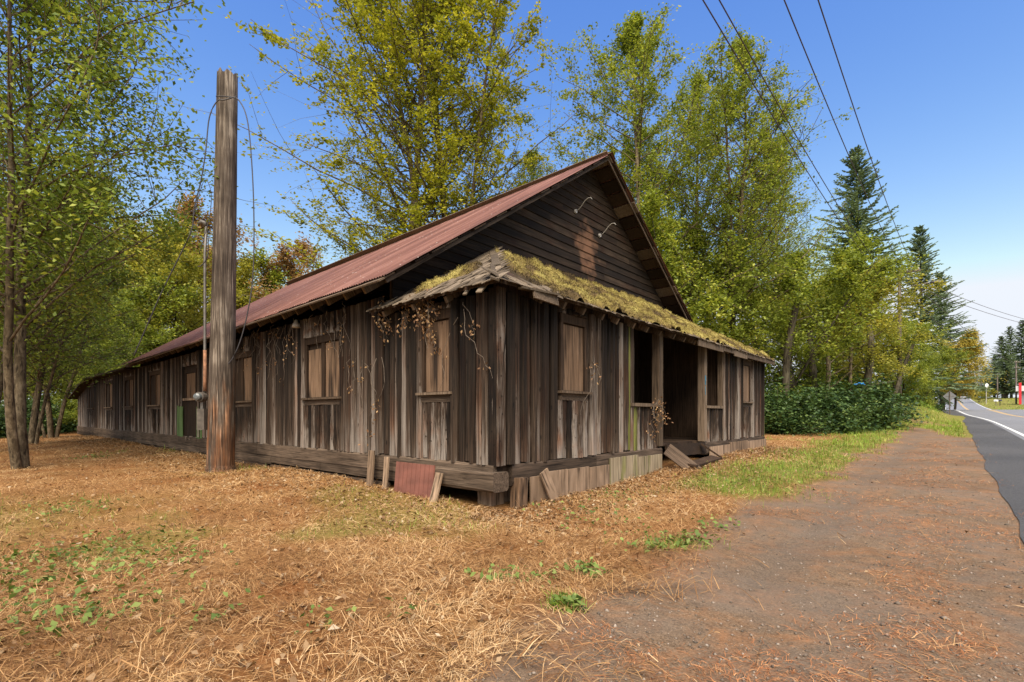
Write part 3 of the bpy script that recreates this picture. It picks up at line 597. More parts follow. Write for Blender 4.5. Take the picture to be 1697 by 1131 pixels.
# broken steps at the porch entry
def wplank(name, p, q, w_, th, mat, label, roll=0.0, group=None):
    P_, Q_ = Vector(loc(*p)), Vector(loc(*q)); return plank(name, P_, Q_, w_, th, mat, None, roll, label=label, cat='plank', group=group)
wplank('ramp_plank', (5.45, -.18, .66), (5.85, -.75, .12), .3, .04, 'beam_x', 'wide broken plank sloping down beside the porch half wall', 1.2)
wplank('step_plank', (5.55, -.12, .60), (8.0, -.10, .56), .3, .05, 'dark_wood', 'long dark edge plank across the open porch entry', 1.45)
wplank('step_plank', (5.7, -.62, .30), (7.7, -.5, .34), .26, .045, 'dark_wood', 'sagging lower step plank in front of the porch entry', .2)
wplank('step_plank', (7.55, -.2, .66), (8.25, -.55, .22), .16, .04, 'dark_wood', 'short split plank fallen beside the far porch post', .4)
# ------------------------------------------------------------------ old cut-off utility pole by the side wall
def at(px, Y): return (px - CX) / F * Y
def P3(px, py, Y): return Vector((at(px, Y), Y, EYE + (HY - py) / F * Y))
PY = 12.0; PXW = at(366, PY); pb = float(H(PXW, PY))
pole = empty('pole_stump', (PXW, PY, pb), label='thick weathered topless utility pole standing before the side wall', cat='pole')
rr = random.Random(3); mb = MB(); V = []; K = 28; zs = [-.2, 0, .15, .6, 1.2, 2, 3, 4, 5, 6, 7, 8, 8.9, 9.35, 9.56]
lob = [rr.uniform(-.025, .02) for _ in range(K)]
for i, z in enumerate(zs):
    r0 = .305 - .085 * (max(z, 0) / 9.5) ** .8 + (.03 if z < .1 else 0)
    for j in range(K):
        a = 2 * math.pi * j / K; r1 = r0 * (1 + lob[j] + rr.uniform(-.012, .012)); top = rr.uniform(-.09, .05) if i == len(zs) - 1 else 0
        V.append((.017 * z + r1 * math.cos(a), r1 * math.sin(a), z + top))
ct = len(V); V.append((.017 * 9.5, 0, 9.42))
Fc = [(i*K+j, i*K+(j+1) % K, (i+1)*K+(j+1) % K, (i+1)*K+j) for i in range(len(zs)-1) for j in range(K)] + [((len(zs)-1)*K+j, (len(zs)-1)*K+(j+1) % K, ct) for j in range(K)]
mb.add(V, Fc).build('shaft', M['pole'], pole)
MB().tube([(-.31, -.12, z) for z in (1.9, 3, 4, 5.2)] + [(-.28, -.12, 5.85)], .032, 8).build('conduit', M['metal_grey'], pole, True)
MB().tube([(-.30, -.12, 5.84), (-.31, -.13, 5.93), (-.37, -.15, 5.95), (-.45, -.17, 5.90)], [.04, .06, .06, .03], 8).build('weather_head', M['metal_grey'], pole, True)
MB().tube([(-.31, -.12, 1.92), (-.31, -.12, 2.2), (-.31, -.12, 2.9)], [.042, .038, .036], 8).build('rusty_conduit', plain('rust', (.22, .10, .05), .8, 0, .4, 15), pole, True)
mt_ = MB().tube([(-.36, -.10, 1.78), (-.36, -.28, 1.78)], [.115, .115], 16).build('meter', M['box_paint'], pole)
MB().tube([(-.36, -.28, 1.78), (-.36, -.36, 1.78), (-.36, -.38, 1.78)], [.09, .08, .04], 16).build('meter_glass', plain('meter glass', (.10, .11, .11), .15, 0, .1), mt_)
MB().box(-.43, -.26, -.24, -.08, 1.0, 1.5).build('meter_box', M['box_paint'], pole)
MB().box(-.37, -.31, -.2, -.1, 1.5, 1.66).build('box_neck', M['metal_grey'], pole)
def wire(name, pts, r, mat='wire', parent=None, sub=6, **k):
    pts = [Vector(p) for p in pts]; out = []
    for i in range(len(pts) - 1):
        p0, p1, p2, p3 = pts[max(i-1, 0)], pts[i], pts[i+1], pts[min(i+2, len(pts)-1)]
        for s in range(sub):
            t = s / sub; out.append(.5 * ((2*p1) + (p2-p0)*t + (2*p0-5*p1+4*p2-p3)*t*t + (3*p1-p0-3*p2+p3)*t**3))
    out.append(pts[-1]); return MB().tube(out, r, 5).build(name, M[mat], parent, True, **k)
def pw(L_, Y=11.65): return [P3(a, b, Y) - Vector((PXW, PY, pb)) for a, b in L_]
wire('loose_wire', pw([(392, 160), (372, 166), (360, 168), (347, 195), (341, 250), (333, 300), (322, 345), (318, 380), (300, 420), (270, 480), (248, 530), (222, 590)]), .014, parent=pole)
wire('loose_wire', pw([(358, 160), (380, 161), (397, 168), (411, 205), (419, 300), (421, 400), (418, 470), (410, 520), (400, 560), (388, 590), (378, 604)]), .014, parent=pole)
wire('loose_wire', pw([(345, 392), (344, 425), (334, 440), (328, 442)]), .012, parent=pole)
wire('loose_wire', pw([(320, 362), (338, 300), (350, 320), (346, 365), (330, 420)]), .008, parent=pole)
# ------------------------------------------------------------------ trees
class Tree:
    def __init__(s, seed): s.r = random.Random(seed); s.g = np.random.default_rng(seed); s.mb = MB(); s.tw = []
    def branch(s, p, d, ln, r0, r1, seg=6, k=5, wander=.12, lift=0.0):
        pts = [Vector(p)]; d = Vector(d).normalized(); rad = [r0]
        for i in range(seg):
            d = (d + Vector((s.r.gauss(0, wander), s.r.gauss(0, wander), s.r.gauss(0, wander) + lift))).normalized()
            pts.append(pts[-1] + d * ln / seg); rad.append(r0 + (r1 - r0) * (i + 1) / seg)
        s.mb.tube(pts, rad, k, False); return pts
    def limbs(s, trunk, h0, h1, n, length, up, lr, twigs=6, tl=.42, lift=.05, tlift=0.0):
        L_ = len(trunk) - 1; az = s.r.uniform(0, 6)
        for i in range(n):
            f = h0 + (h1 - h0) * ((i + s.r.random()) / n); q = f * L_; a = min(int(q), L_ - 1); p = trunk[a].lerp(trunk[a+1], q - a)
            az += 2.4 + s.r.uniform(-.5, .5); g = (f - h0) / (h1 - h0); ln = length(g) * s.r.uniform(.7, 1.25); u = up(g) + s.r.uniform(-.15, .15)
            d = Vector((math.cos(az) * math.cos(u), math.sin(az) * math.cos(u), math.sin(u)))
            pts = s.branch(p, d, ln, lr * (1 - .6 * g), .012, 6, 5, .11, lift)
            for t in range(twigs):
                j = 1 + (t * 5) // twigs; b = pts[min(j, 5)].lerp(pts[min(j + 1, 6)], s.r.random()); dd = (pts[min(j+1, 6)] - pts[min(j, 5)]).normalized()
                side = dd.cross(Vector((s.r.gauss(0, 1), s.r.gauss(0, 1), s.r.gauss(0, 1)))).normalized()
                tp = s.branch(b, dd * .6 + side * .8, ln * tl * s.r.uniform(.5, 1.1), .014, .004, 3, 3, .2, tlift); s.tw += [(tp[i_], tp[i_ + 1]) for i_ in range(3)]
            s.tw.append((pts[4], pts[5])); s.tw.append((pts[5], pts[6]))
    def leaves(s, n, size, sig, up=.5, aspect=.62, drop=0.0):
        g = s.g; A = np.array([t[0] for t in s.tw]); B = np.array([t[1] for t in s.tw]); wgt = g.gamma(1.1, 1, len(A)); wgt /= wgt.sum()
        k = g.choice(len(A), n, p=wgt); t = g.random((n, 1)); P = A[k] * (1 - t) + B[k] * t + g.normal(0, sig, (n, 3)); P[:, 2] -= drop * g.random(n)
        nr = g.normal(0, 1, (n, 3)); nr[:, 2] += up * 2 * np.sign(nr[:, 2] + 1e-6); nr /= np.linalg.norm(nr, axis=1, keepdims=True)
        a = np.cross(nr, g.normal(0, 1, (n, 3))); a /= np.linalg.norm(a, axis=1, keepdims=True); b = np.cross(nr, a); l = size * g.uniform(.6, 1.25, (n, 1))
        V = np.stack([P - a*l*.5, P + b*l*aspect*.5 - a*l*.05 + nr*l*.10, P + a*l*.55, P - b*l*aspect*.5 - a*l*.05 + nr*l*.10], 1).reshape(-1, 3)
        cl = g.random(len(A))[k]; tint = np.clip(.45 * cl + .55 * g.random(n) + .0, 0, 1)
        return V, np.arange(n * 4).reshape(-1, 4), tint
def finish(tr, lv, bark, leaf, name='tree'):
    me = tr.mb.mesh('trunk', M[bark], True); V, Fq, ti = lv; return me, npmesh('crown', V, Fq, M[leaf], False, {'tint': ti})
def plant(proto, x, y, sc_, rz, label, leaf=None, name='tree', cat='tree', group=None, dz=-.1, sx=None):
    e = empty(name, (x, y, float(H(x, y)) + dz), rz, label=label, cat=cat, group=group); e.scale = (sx or sc_, sx or sc_, sc_)
    for nm, me in zip(('trunk', 'crown'), proto):
        o = link(nm, me, e)
        if nm == 'crown' and leaf: o.material_slots[0].link = 'OBJECT'; o.material_slots[0].material = M[leaf]
    return e
M['lf_yellow'] = leafmat('yellow green cottonwood leaf', [(0, (0.108, 0.1326, 0.0154)), (0.45, (0.252, 0.2652, 0.0242)), (0.75, (0.396, 0.3774, 0.0385)), (1, (0.504, 0.4386, 0.055))])
M['lf_green'] = leafmat('mid green leaf', [(0, (0.0708, 0.0969, 0.0176)), (0.4, (0.177, 0.2223, 0.033)), (0.75, (0.3186, 0.3591, 0.055)), (1, (0.4956, 0.4446, 0.077))])
M['lf_alder'] = leafmat('alder leaf', [(0, (0.0625, 0.102, 0.0216)), (0.45, (0.1688, 0.234, 0.0384)), (0.8, (0.325, 0.378, 0.066)), (1, (0.525, 0.456, 0.096))])
M['lf_olive'] = leafmat('olive yellow leaf', [(0, (.10, .115, .022)), (.45, (.26, .26, .04)), (.8, (.42, .38, .06)), (1, (.55, .45, .09))])
M['lf_rust'] = leafmat('rust brown leaf', [(0, (.14, .085, .035)), (.5, (.32, .19, .085)), (1, (.46, .30, .14))])
M['lf_gold'] = leafmat('golden leaf', [(0, (.18, .16, .035)), (.45, (.38, .32, .065)), (1, (.60, .46, .11))])
M['lf_dark'] = leafmat('dark bramble leaf', [(0, (.012, .028, .010)), (.45, (.042, .080, .024)), (.8, (.10, .155, .042)), (1, (.20, .25, .065))], .25, .45)
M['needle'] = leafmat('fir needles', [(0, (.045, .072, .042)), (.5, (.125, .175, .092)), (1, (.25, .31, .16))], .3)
def tall(seed, Ht, r0, n, ln, leaf, nleaf, size, bark='bark_grey', h0=.2, upa=.55, sig=.24, forks=0):
    t = Tree(seed); tk = t.branch((0, 0, 0), (0, 0, 1), Ht, r0, .03, 14, 8, .025)
    t.limbs(tk, h0, .985, n, lambda g: ln * (.55 + .75 * math.sin(math.pi * min(1, g * .9 + .12))) * (1 - .72 * g ** 3), lambda g: upa + .6 * g, r0 * .30, 9)
    for q in range(forks):
        f = .25 + .12 * q; p = tk[int(f * 14)]; az = t.r.uniform(0, 6.3); f2 = t.branch(p, (math.cos(az) * .42, math.sin(az) * .42, 1), Ht * (.92 - f), r0 * .5, .025, 10, 6, .03, .03)
        t.limbs(f2, .12, .98, n // 2, lambda g: ln * .75 * (1 - .6 * g), lambda g: upa + .4 * g, r0 * .2, 6)
    return finish(t, t.leaves(nleaf, size, sig), bark, leaf)
cwA = tall(11, 36, .36, 74, 8.2, 'lf_yellow', 42000, .20, h0=.14, forks=1, sig=.15, upa=.34)
cwB = tall(12, 37, .34, 66, 7.4, 'lf_yellow', 30000, .20, h0=.16, sig=.15, upa=.36)
grA = tall(21, 26, .26, 70, 6.2, 'lf_green', 54000, .17, h0=.12, upa=.28, forks=1, sig=.16)
grB = tall(22, 25, .24, 64, 5.6, 'lf_green', 40000, .16, h0=.16, upa=.34, sig=.15, forks=2)
def bushy(seed, Ht, leaf, nleaf, size, spread=1.0, n=34, h0=.18, stems=2, bark='bark_dark', drop=0.0, lean=.28):
    t = Tree(seed)
    for s_ in range(stems):
        az = s_ * 6.283 / stems + t.r.uniform(-.4, .4); le = lean * t.r.uniform(.4, 1.1) if stems > 1 else .03
        tk = t.branch((.12 * math.cos(az), .12 * math.sin(az), 0), (le * math.cos(az), le * math.sin(az), 1), Ht * t.r.uniform(.82, 1), .17 / stems ** .4, .02, 9, 6, .06)
        t.limbs(tk, h0, .98, n // stems, lambda g: spread * Ht * .30 * (.5 + .8 * math.sin(math.pi * min(1, g + .1))) * (1 - .5 * g ** 2), lambda g: .3 + .55 * g, .05, 7, .5, .02, -.05 if drop else 0)
    return finish(t, t.leaves(nleaf, size, .26, drop=drop), bark, leaf)
buA = bushy(31, 14, 'lf_olive', 30000, .20); buB = bushy(32, 13, 'lf_green', 32000, .20, 1.1, 38, .1, 3); buC = bushy(33, 13, 'lf_gold', 24000, .25, .72, 40, .24, 1, drop=1.2)
# near alders with long arching limbs
def alder(seed, Ht, nleaf, stems, ln):
    t = Tree(seed)
    for s_ in range(stems):
        az = 2.2 * s_ + .5; le = .10 + .07 * s_
        tk = t.branch((.18 * s_ * math.cos(az), .18 * s_ * math.sin(az), 0), (le * math.cos(az), le * math.sin(az), 1), Ht * (1 - .12 * s_), .145 - .035 * s_, .02, 12, 8, .035)
        t.limbs(tk, .22, .98, 50 // (s_ + 1), lambda g: ln * (.7 + .45 * math.sin(math.pi * g)) * (1 - .6 * g ** 2.5), lambda g: .62 + .35 * g, .034, 11, .45, -.01)
    return finish(t, t.leaves(nleaf, .125, .2, .3, .58), 'bark_grey', 'lf_alder')
alA = alder(41, 14.5, 52000, 2, 5.6); alB = alder(42, 12, 26000, 3, 3.6)
def conifer(seed, Ht, Rr, nb=330):
    t = Tree(seed); tk = t.branch((0, 0, 0), (0, 0, 1), Ht, Ht * .013, .02, 10, 7, .008); V = []; ti = []
    for i in range(nb):
        f = .10 + .89 * (i / nb) ** .9; q = f * 10; a = min(int(q), 9); p = tk[a].lerp(tk[a+1], q - a); az = i * 2.39996 + t.r.uniform(-.7, .7)
        if t.r.random() < .18: continue
        ln = Rr * (1 - f) ** .8 * t.r.choice((.45, .7, .85, 1.0, 1.2)) * t.r.uniform(.8, 1.12) + .2; u = -.32 + .75 * f + t.r.uniform(-.15, .15)
        br = t.branch(p, (math.cos(az) * math.cos(u), math.sin(az) * math.cos(u), math.sin(u)), ln, .05 * (1 - f) + .012, .006, 5, 3, .08, .02 + .05 * f)
        m_ = int(16 + 46 * ln / Rr)
        for j in range(m_):
            g_ = (j + t.r.random()) / m_; g_ = .08 + .92 * g_; qq = g_ * 5; b = min(int(qq), 4); c = br[b].lerp(br[b+1], qq - b); d = (br[b+1] - br[b]).normalized(); sd_ = d.cross(Vector((0, 0, 1))).normalized()
            for sg in (-1, 1):
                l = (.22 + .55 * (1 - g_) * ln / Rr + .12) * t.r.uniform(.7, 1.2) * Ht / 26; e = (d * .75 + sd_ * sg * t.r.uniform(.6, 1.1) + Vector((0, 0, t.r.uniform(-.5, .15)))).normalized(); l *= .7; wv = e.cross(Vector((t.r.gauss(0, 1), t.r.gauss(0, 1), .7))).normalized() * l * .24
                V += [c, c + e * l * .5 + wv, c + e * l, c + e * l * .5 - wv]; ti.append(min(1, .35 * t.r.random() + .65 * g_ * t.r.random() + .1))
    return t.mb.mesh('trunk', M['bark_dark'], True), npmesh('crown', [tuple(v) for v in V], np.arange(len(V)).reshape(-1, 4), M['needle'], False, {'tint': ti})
coA = conifer(51, 26, 7.2, 420); coB = conifer(52, 26, 6.4, 420)
def bramble(seed, rx, rz, n, size):
    t = Tree(seed)
    for i in range(26):
        az = t.r.uniform(0, 6.283); u = t.r.uniform(.25, 1.4); l = rx * t.r.uniform(.7, 1.15)
        tp = t.branch((t.r.uniform(-.3, .3), t.r.uniform(-.3, .3), 0), (math.cos(az) * math.cos(u), math.sin(az) * math.cos(u), math.sin(u) * rz / rx * 1.3), l * 1.15, .02, .006, 6, 3, .12, -.09); t.tw += [(tp[j], tp[j+1]) for j in range(1, 6)]
    lv = t.leaves(n, size, .24, .6, .75); return finish(t, lv, 'bark_dark', 'lf_dark')
brA = bramble(61, 2.0, 2.1, 9000, .15); brB = bramble(62, 1.7, 1.6, 7000, .15)
T = lambda pr, px, Y, top, rz, label, **k: plant(pr[0], at(px, Y), Y, (EYE + (HY - top) / F * Y - float(H(at(px, Y), Y))) / pr[1], rz, label, **k)
cA, cB, gA, gB, bA, bB, bC, kA, kB = (cwA, 36), (cwB, 37), (grA, 26), (grB, 25), (buA, 13.5), (buB, 12.5), (buC, 13), (coA, 26), (coB, 26)
T(cA, 752, 35, -110, .4, 'tall yellow green cottonwood with the thickest trunk behind the red roof')
T(cB, 706, 36, -90, 2.1, 'slim pale trunked yellow cottonwood beside the thickest cottonwood behind the roof', sx=1.1)
T(cB, 645, 35, -60, 4.0, 'yellow green cottonwood spreading wide over the red roof ridge', sx=1.3)
T(gB, 880, 40, 255, 1.0, 'thin leafed green tree rising behind the roof ridge below the peak', sx=.8)
T(gA, 1062, 33, 5, .2, 'tall leafy green tree behind the gable peak')
T(gB, 1215, 31, 75, 1.7, 'tall open green tree with forked stems beyond the porch end')
T(gB, 1150, 36, 120, 3.3, 'lighter green tree between two tall trees behind the gable')
T(gB, 1300, 40, 250, 5.0, 'mid height green tree beyond the porch end before the firs')
T(bB, 1335, 42, 395, 3.6, 'leafy green tree between the open tree and the big fir')
T(bB, 1130, 30, 330, 2.0, 'bushy green tree filling in behind the porch roof', sx=1.0)
T(bB, 1285, 31, 395, .9, 'leafy green tree over the brambles beside the porch end')
T(bA, 1365, 34, 440, 2.9, 'olive green tree standing among dark broken trunks')
T(bA, 1440, 37, 432, 4.4, 'yellowish olive tree in front of the big fir')
T(bB, 1492, 44, 515, 5.2, 'green spreading tree nearest the grassy bank')
T(bB, 1518, 60, 560, 1.2, 'dense green tree behind the grassy bank')
T(bC, 1582, 78, 540, .5, 'golden drooping tree beside the road crest', name='birch_tree')
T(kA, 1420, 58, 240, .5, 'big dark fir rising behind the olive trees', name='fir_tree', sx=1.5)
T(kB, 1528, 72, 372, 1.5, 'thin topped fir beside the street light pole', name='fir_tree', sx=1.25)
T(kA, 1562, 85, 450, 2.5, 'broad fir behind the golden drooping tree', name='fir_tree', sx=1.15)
far_f = 'dark firs beyond the far bend of the road'
for px_, Y, top, rz in ((1648, 200, 590, 0), (1662, 190, 556, 1), (1676, 205, 540, 2), (1692, 195, 530, 3), (1712, 190, 545, 4), (1632, 230, 607, 5), (1668, 180, 585, .7), (1612, 330, 622, 2), (1735, 200, 540, 1.4), (1600, 300, 615, 1.9)):
    T((kA, kB)[int(rz) % 2], px_, Y, top, rz, 'dark fir in the cluster of firs beyond the far bend of the road', name='fir_tree', group=far_f, sx=1.45)
for px_, Y, top, rz in ((1622, 150, 640, 0), (1630, 160, 645, 2)): T(bA, px_, Y, top, rz, 'low yellowish bush on the far road verge', name='bush', cat='bush', group='bushes on the far verge', sx=.55)
# trees behind and beside the far end of the building
bk = 'trees massed behind the far end of the building'
for px_, Y, top, rz, pr, lf, lb in ((-60, 44, 330, 0, bB, None, 0), (60, 46, 360, 1, bA, 'lf_green', 0), (130, 40, 400, 2, bB, None, 0), (200, 48, 380, 3, bA, None, 1), (262, 46, 420, 4, bB, 'lf_olive', 1), (300, 56, 370, 5, bA, None, 1), (352, 62, 415, .6, bA, None, 1), (20, 36, 420, 1.6, bB, None, 0), (110, 56, 330, 2.6, bA, 'lf_green', 0), (215, 38, 500, 3.4, bB, None, 0), (160, 34, 560, 3.9, bB, None, 0)):
    T(pr, px_, Y, top, rz, ('green leafy tree in the thicket past the far end of the building', 'olive yellow tree above the low far end of the roof')[lb], leaf=lf, group=bk)
T(bA, 420, 66, 375, 1.1, 'rust brown autumn tree above the red roof beside the old pole', leaf='lf_rust')
T(bB, 505, 70, 425, 2.1, 'small green tree showing above the roof between rust brown tree and cottonwoods')
T(kB, 488, 90, 440, 2.1, 'small distant fir above the roof beside the rust brown tree', name='fir_tree')
plant(alA, at(38, 12.8), 12.8, 1.0, 2.2, 'near grey barked alder with twin stems and arching limbs', name='alder_tree')
plant(alB, at(52, 21), 21, .95, 1.0, 'slender leaning alders in a clump behind the twin stemmed alder', name='alder_tree')
plant(alB, at(-40, 17), 17, 1.1, 3.0, 'leafy alder standing farther from the building than the twin stemmed one', name='alder_tree')
plant(alB, at(85, 27), 27, 1.0, 4.4, 'pale stemmed alder beside the low lean-to end', name='alder_tree')
bg_ = 'brambles in the thicket beside the porch end'; k = 0
for px_, Y, s_ in ((1290, 25.5, 1.05), (1330, 27.5, 1.25), (1372, 26.5, 1.1), (1402, 29, 1.35), (1435, 29.5, 1.15), (1385, 33, 1.5), (1312, 31, 1.5), (1360, 33, 1.6), (1415, 35, 1.6), (1478, 52, 1.5), (1510, 66, 1.5), (1530, 80, 1.6), (1275, 29, 1.3)):
    plant((brA, brB)[k % 2], at(px_, Y), Y, s_, k * 1.3, 'dark green bramble mound in the thicket between porch end and grassy bank', name='bramble_bush', cat='bush', group=bg_); k += 1
for px_, Y, s_ in ((96, 36, 1.2), (60, 33, 1.1), (118, 43, 1.3), (20, 30, 1.0), (-20, 26, 1.0)):
    plant((brA, brB)[k % 2], at(px_, Y), Y, s_, k * 1.3, 'dark bramble mound under the alders by the low lean-to end', name='bramble_bush', cat='bush', group='brambles under the alders'); k += 1
# dark broken trunks standing in the thicket
for i, (px_, Y, ptop, ln_, r_) in enumerate(((1297, 29, 505, .02, .24), (1318, 30, 560, .05, .26), (1345, 31, 545, -.03, .25), (1368, 30.5, 535, .10, .16), (1424, 33, 535, .06, .25), (1405, 32, 560, .13, .12), (1470, 36, 555, .5, .15))):
    t = Tree(70 + i); hh = (HY - ptop) / F * Y + EYE; x_ = at(px_, Y); z_ = float(H(x_, Y)); tk = t.branch((0, 0, -.1), (ln_, 0, 1), hh - z_, r_, r_ * .7, 8, 9, .05)
    for q in range(5):
        p = tk[3 + q]; az = t.r.uniform(0, 6.3); t.branch(p, (math.cos(az), math.sin(az), .7), t.r.uniform(.5, 2.2), .05, .012, 4, 5, .15)
    o = t.mb.build('snag', M['bark_grey' if i in (3, 5) else 'bark_dark'], None, True, label=('pale leaning broken trunk rising from the brambles' if i in (3, 5, 6) else 'dark mossy broken trunk standing in the brambles'), cat='tree trunk', group='pale broken trunks' if i in (3, 5, 6) else 'dark broken trunks'); o.location = (x_, Y, z_)
q = MB(); tr_ = random.Random(9); P0 = P3(1428, 636, 27.0)
for i in range(5): q.tube([(i * .12 - .4 + tr_.uniform(-.05, .05), tr_.uniform(-.1, .1), tr_.uniform(-.05, .08)), (i * .12 - .26, tr_.uniform(-.1, .1), tr_.uniform(-.08, .05))], [.03, .022], 5)
o = q.build('tarp_scrap', plain('blue plastic', (.01, .16, .42), .4, 0, .2), None, label='torn scrap of blue plastic caught on the bramble thicket', cat='tarp'); o.location = P0
# ------------------------------------------------------------------ dry vines on the walls
M['lf_dry'] = leafmat('dry vine leaf', [(0, (.12, .06, .03)), (.5, (.28, .15, .07)), (1, (.42, .27, .13))], .2)
def vine(side, p0, ztop, length, nst, seed, label, leaves=0, group=None, spread=.5):
    r = random.Random(seed); v = empty('dry_vine', loc(-.1, p0, ztop) if side else loc(p0, -.1, ztop), BR, label=label, cat='vine', group=group); mb = MB(); lv = []
    for s in range(nst):
        a = r.uniform(-spread, spread); z = r.uniform(-.1, .1); o = 0; pts = []; d = r.uniform(-.5, .5); n = r.randint(8, 13); ln = length * r.uniform(.45, 1.1)
        for i in range(n):
            d = d * .7 + r.gauss(0, .28); a += d * ln / n; z -= ln / n * r.uniform(.3, 1.2); o = min(.02, max(-.12, o + r.gauss(0, .04)))
            pts.append((o - .02, a, z) if side else (a, o - .02, z))
            if leaves and r.random() < leaves: lv += [(pts[-1][0] + r.gauss(0, .04), pts[-1][1] + r.gauss(0, .06), pts[-1][2] + r.gauss(0, .06)) for _ in range(5)]
        MB().tube(pts, [.007 - .005 * i / n for i in range(n)], 4).build('stem', M['vine'], v)
    if lv:
        g = np.random.default_rng(seed); n = len(lv); P = np.array(lv); a = g.normal(0, 1, (n, 3)); a[:, 2] -= 1; a /= np.linalg.norm(a, axis=1, keepdims=True); b = np.cross(a, g.normal(0, 1, (n, 3))); b /= np.linalg.norm(b, axis=1, keepdims=True)
        V = np.stack([P, P + a*.03 + b*.016, P + a*.062, P + a*.03 - b*.016], 1).reshape(-1, 3); link('leaves', npmesh('leaves', V, np.arange(n*4).reshape(-1, 4), M['lf_dry'], False, {'tint': g.random(n)}), v)
vine(True, 1.7, 3.45, 1.1, 7, 1, 'dry vine with curled brown leaves hanging from the mossy corner eave', .75)
vine(True, 2.5, 3.5, 1.3, 5, 2, 'dry leafy vine strand hanging between single and double side windows', .5)
vine(True, 4.9, 3.7, 1.7, 8, 3, 'bare twisted vine stems hanging over the double window', .05, None, .8)
vine(True, 6.9, 3.7, 2.0, 9, 4, 'bare vine tangle hanging from the red roof eave between double windows', .12, None, .8)
vine(True, 8.6, 3.7, 1.6, 7, 5, 'bare vine loops hanging from eave close to the old pole', .1, None, .7)
vine(True, 3.4, 2.6, 1.9, 6, 6, 'thin dry vine clinging low on the plank wall beside the double window', .12, None, .6)
vine(True, .75, 3.3, 1.8, 3, 7, 'single dry vine strand hanging beside the building corner', .1, None, .2)
vine(False, 2.6, 2.4, 1.5, 3, 8, 'thin dry vine on the front planks beside the front window', .25, None, .3)
vine(False, 5.1, 1.75, 1.0, 6, 9, 'dry creeper spilling over the porch rail', .5, None, .35)
# ------------------------------------------------------------------ ground litter, grass, weeds, stones
g = np.random.default_rng(17)
def inside(x, y, pad=0.1):                               # within the building's footprint
    dx, dy = x - CORNER[0], y - CORNER[1]; a = dx * DR[0] + dy * DR[1]; b = dx * DL[0] + dy * DL[1]; return (a > -pad) & (b > -pad) & (a < W + pad) & (b < L + pad)
def scatter(n, y0, y1, power=1.6, wide=1.12):
    t = g.random(n); y = y0 * (y1 / y0) ** (t ** (1 / power)); x = (g.random(n) * 2 - 1) * wide * y; return x, y
def strands(name, x, y, ln, wd, tilt, mat, tint, lift=.01, curve=.15, **k):
    n = len(x); az = g.uniform(0, 6.283, n) * .55 + 5 * fbm(x, y, 1.4, 3, 4); el = np.clip(np.abs(g.normal(0, tilt, n)), 0, 1.45); d = np.stack([np.cos(az)*np.cos(el), np.sin(az)*np.cos(el), np.sin(el)], -1)
    s = np.stack([-np.sin(az), np.cos(az), g.normal(0, .3, n)], -1); z = H(x, y) + lift * g.random(n); P = np.stack([x, y, z], -1); ln = ln[:, None]; wd = wd[:, None]
    bend_ = np.cross(d, s) * ln * g.normal(0, curve, (n, 1)); bend_[:, 2] = np.abs(bend_[:, 2])
    V = np.stack([P - s*wd, P + s*wd, P + d*ln*.5 + bend_ + s*wd*.8, P + d*ln*.5 + bend_ - s*wd*.8, P + d*ln + s*wd*.2, P + d*ln - s*wd*.2], 1).reshape(-1, 3)
    i = np.arange(n)[:, None] * 6; fq = np.concatenate([i + np.array([[0, 1, 2, 3]]), i + np.array([[3, 2, 4, 5]])], 1).reshape(-1, 4)
    return link(name, npmesh(name, V, fq, M[mat], False, {'tint': np.repeat(tint, 2)}), None, kind='stuff', **k)
def blobs(name, x, y, size, mat, tint, up=.8, lift=.02, **k):
    n = len(x); P = np.stack([x, y, H(x, y) + lift * g.random(n) + .006], -1); nr = g.normal(0, 1, (n, 3)); nr[:, 2] = np.abs(nr[:, 2]) + up * 2; nr /= np.linalg.norm(nr, axis=1, keepdims=True)
    a = np.cross(nr, g.normal(0, 1, (n, 3))); a /= np.linalg.norm(a, axis=1, keepdims=True); b = np.cross(nr, a); l = size[:, None]; c = g.uniform(-.25, .35, (n, 1))
    V = np.stack([P - a*l*.55, P + b*l*.34 + nr*l*c, P + a*l*.55, P - b*l*.34 + nr*l*c], 1).reshape(-1, 3)
    return link(name, npmesh(name, V, np.arange(n*4).reshape(-1, 4), M[mat], False, {'tint': tint}), None, kind='stuff', **k)
M['straw'] = leafmat('dry straw', [(0, (0.0882, 0.0368, 0.0126)), (0.3, (0.245, 0.1196, 0.0432)), (0.65, (0.4508, 0.2668, 0.1125)), (1, (0.6468, 0.4508, 0.243))], .15, .8)
M['grass'] = leafmat('grass blades', [(0, (0.0784, 0.121, 0.0152)), (0.5, (0.1764, 0.2695, 0.0304)), (0.85, (0.3038, 0.396, 0.057)), (1, (0.4312, 0.418, 0.114))], .3)
M['weed'] = leafmat('weed leaves', [(0, (.05, .085, .018)), (.5, (.13, .19, .04)), (1, (.28, .33, .09))], .3)
M['litter'] = leafmat('fallen leaves', [(0, (.09, .045, .02)), (.45, (.22, .125, .058)), (.85, (.36, .26, .15)), (1, (.54, .47, .35))], .1, .8)
M['stone'] = leafmat('pebbles', [(0, (.085, .066, .05)), (.6, (.17, .132, .10)), (1, (.30, .245, .195))], 0, .9)
x, y = scatter(300000, 1.5, 26, 1.3); d_, gr_ = zone(x, y); k = ~inside(x, y) & (g.random(len(x)) > d_ * .993) & (un(x, y)[1] < .5) & (g.random(len(x)) > gr_ * .5) & (g.random(len(x)) < .35 + .65 * sstep(-.7, .2, fbm(x, y, 1.1, 4, 9))); x, y = x[k], y[k]; far = np.clip(y / 6, 1, 3)
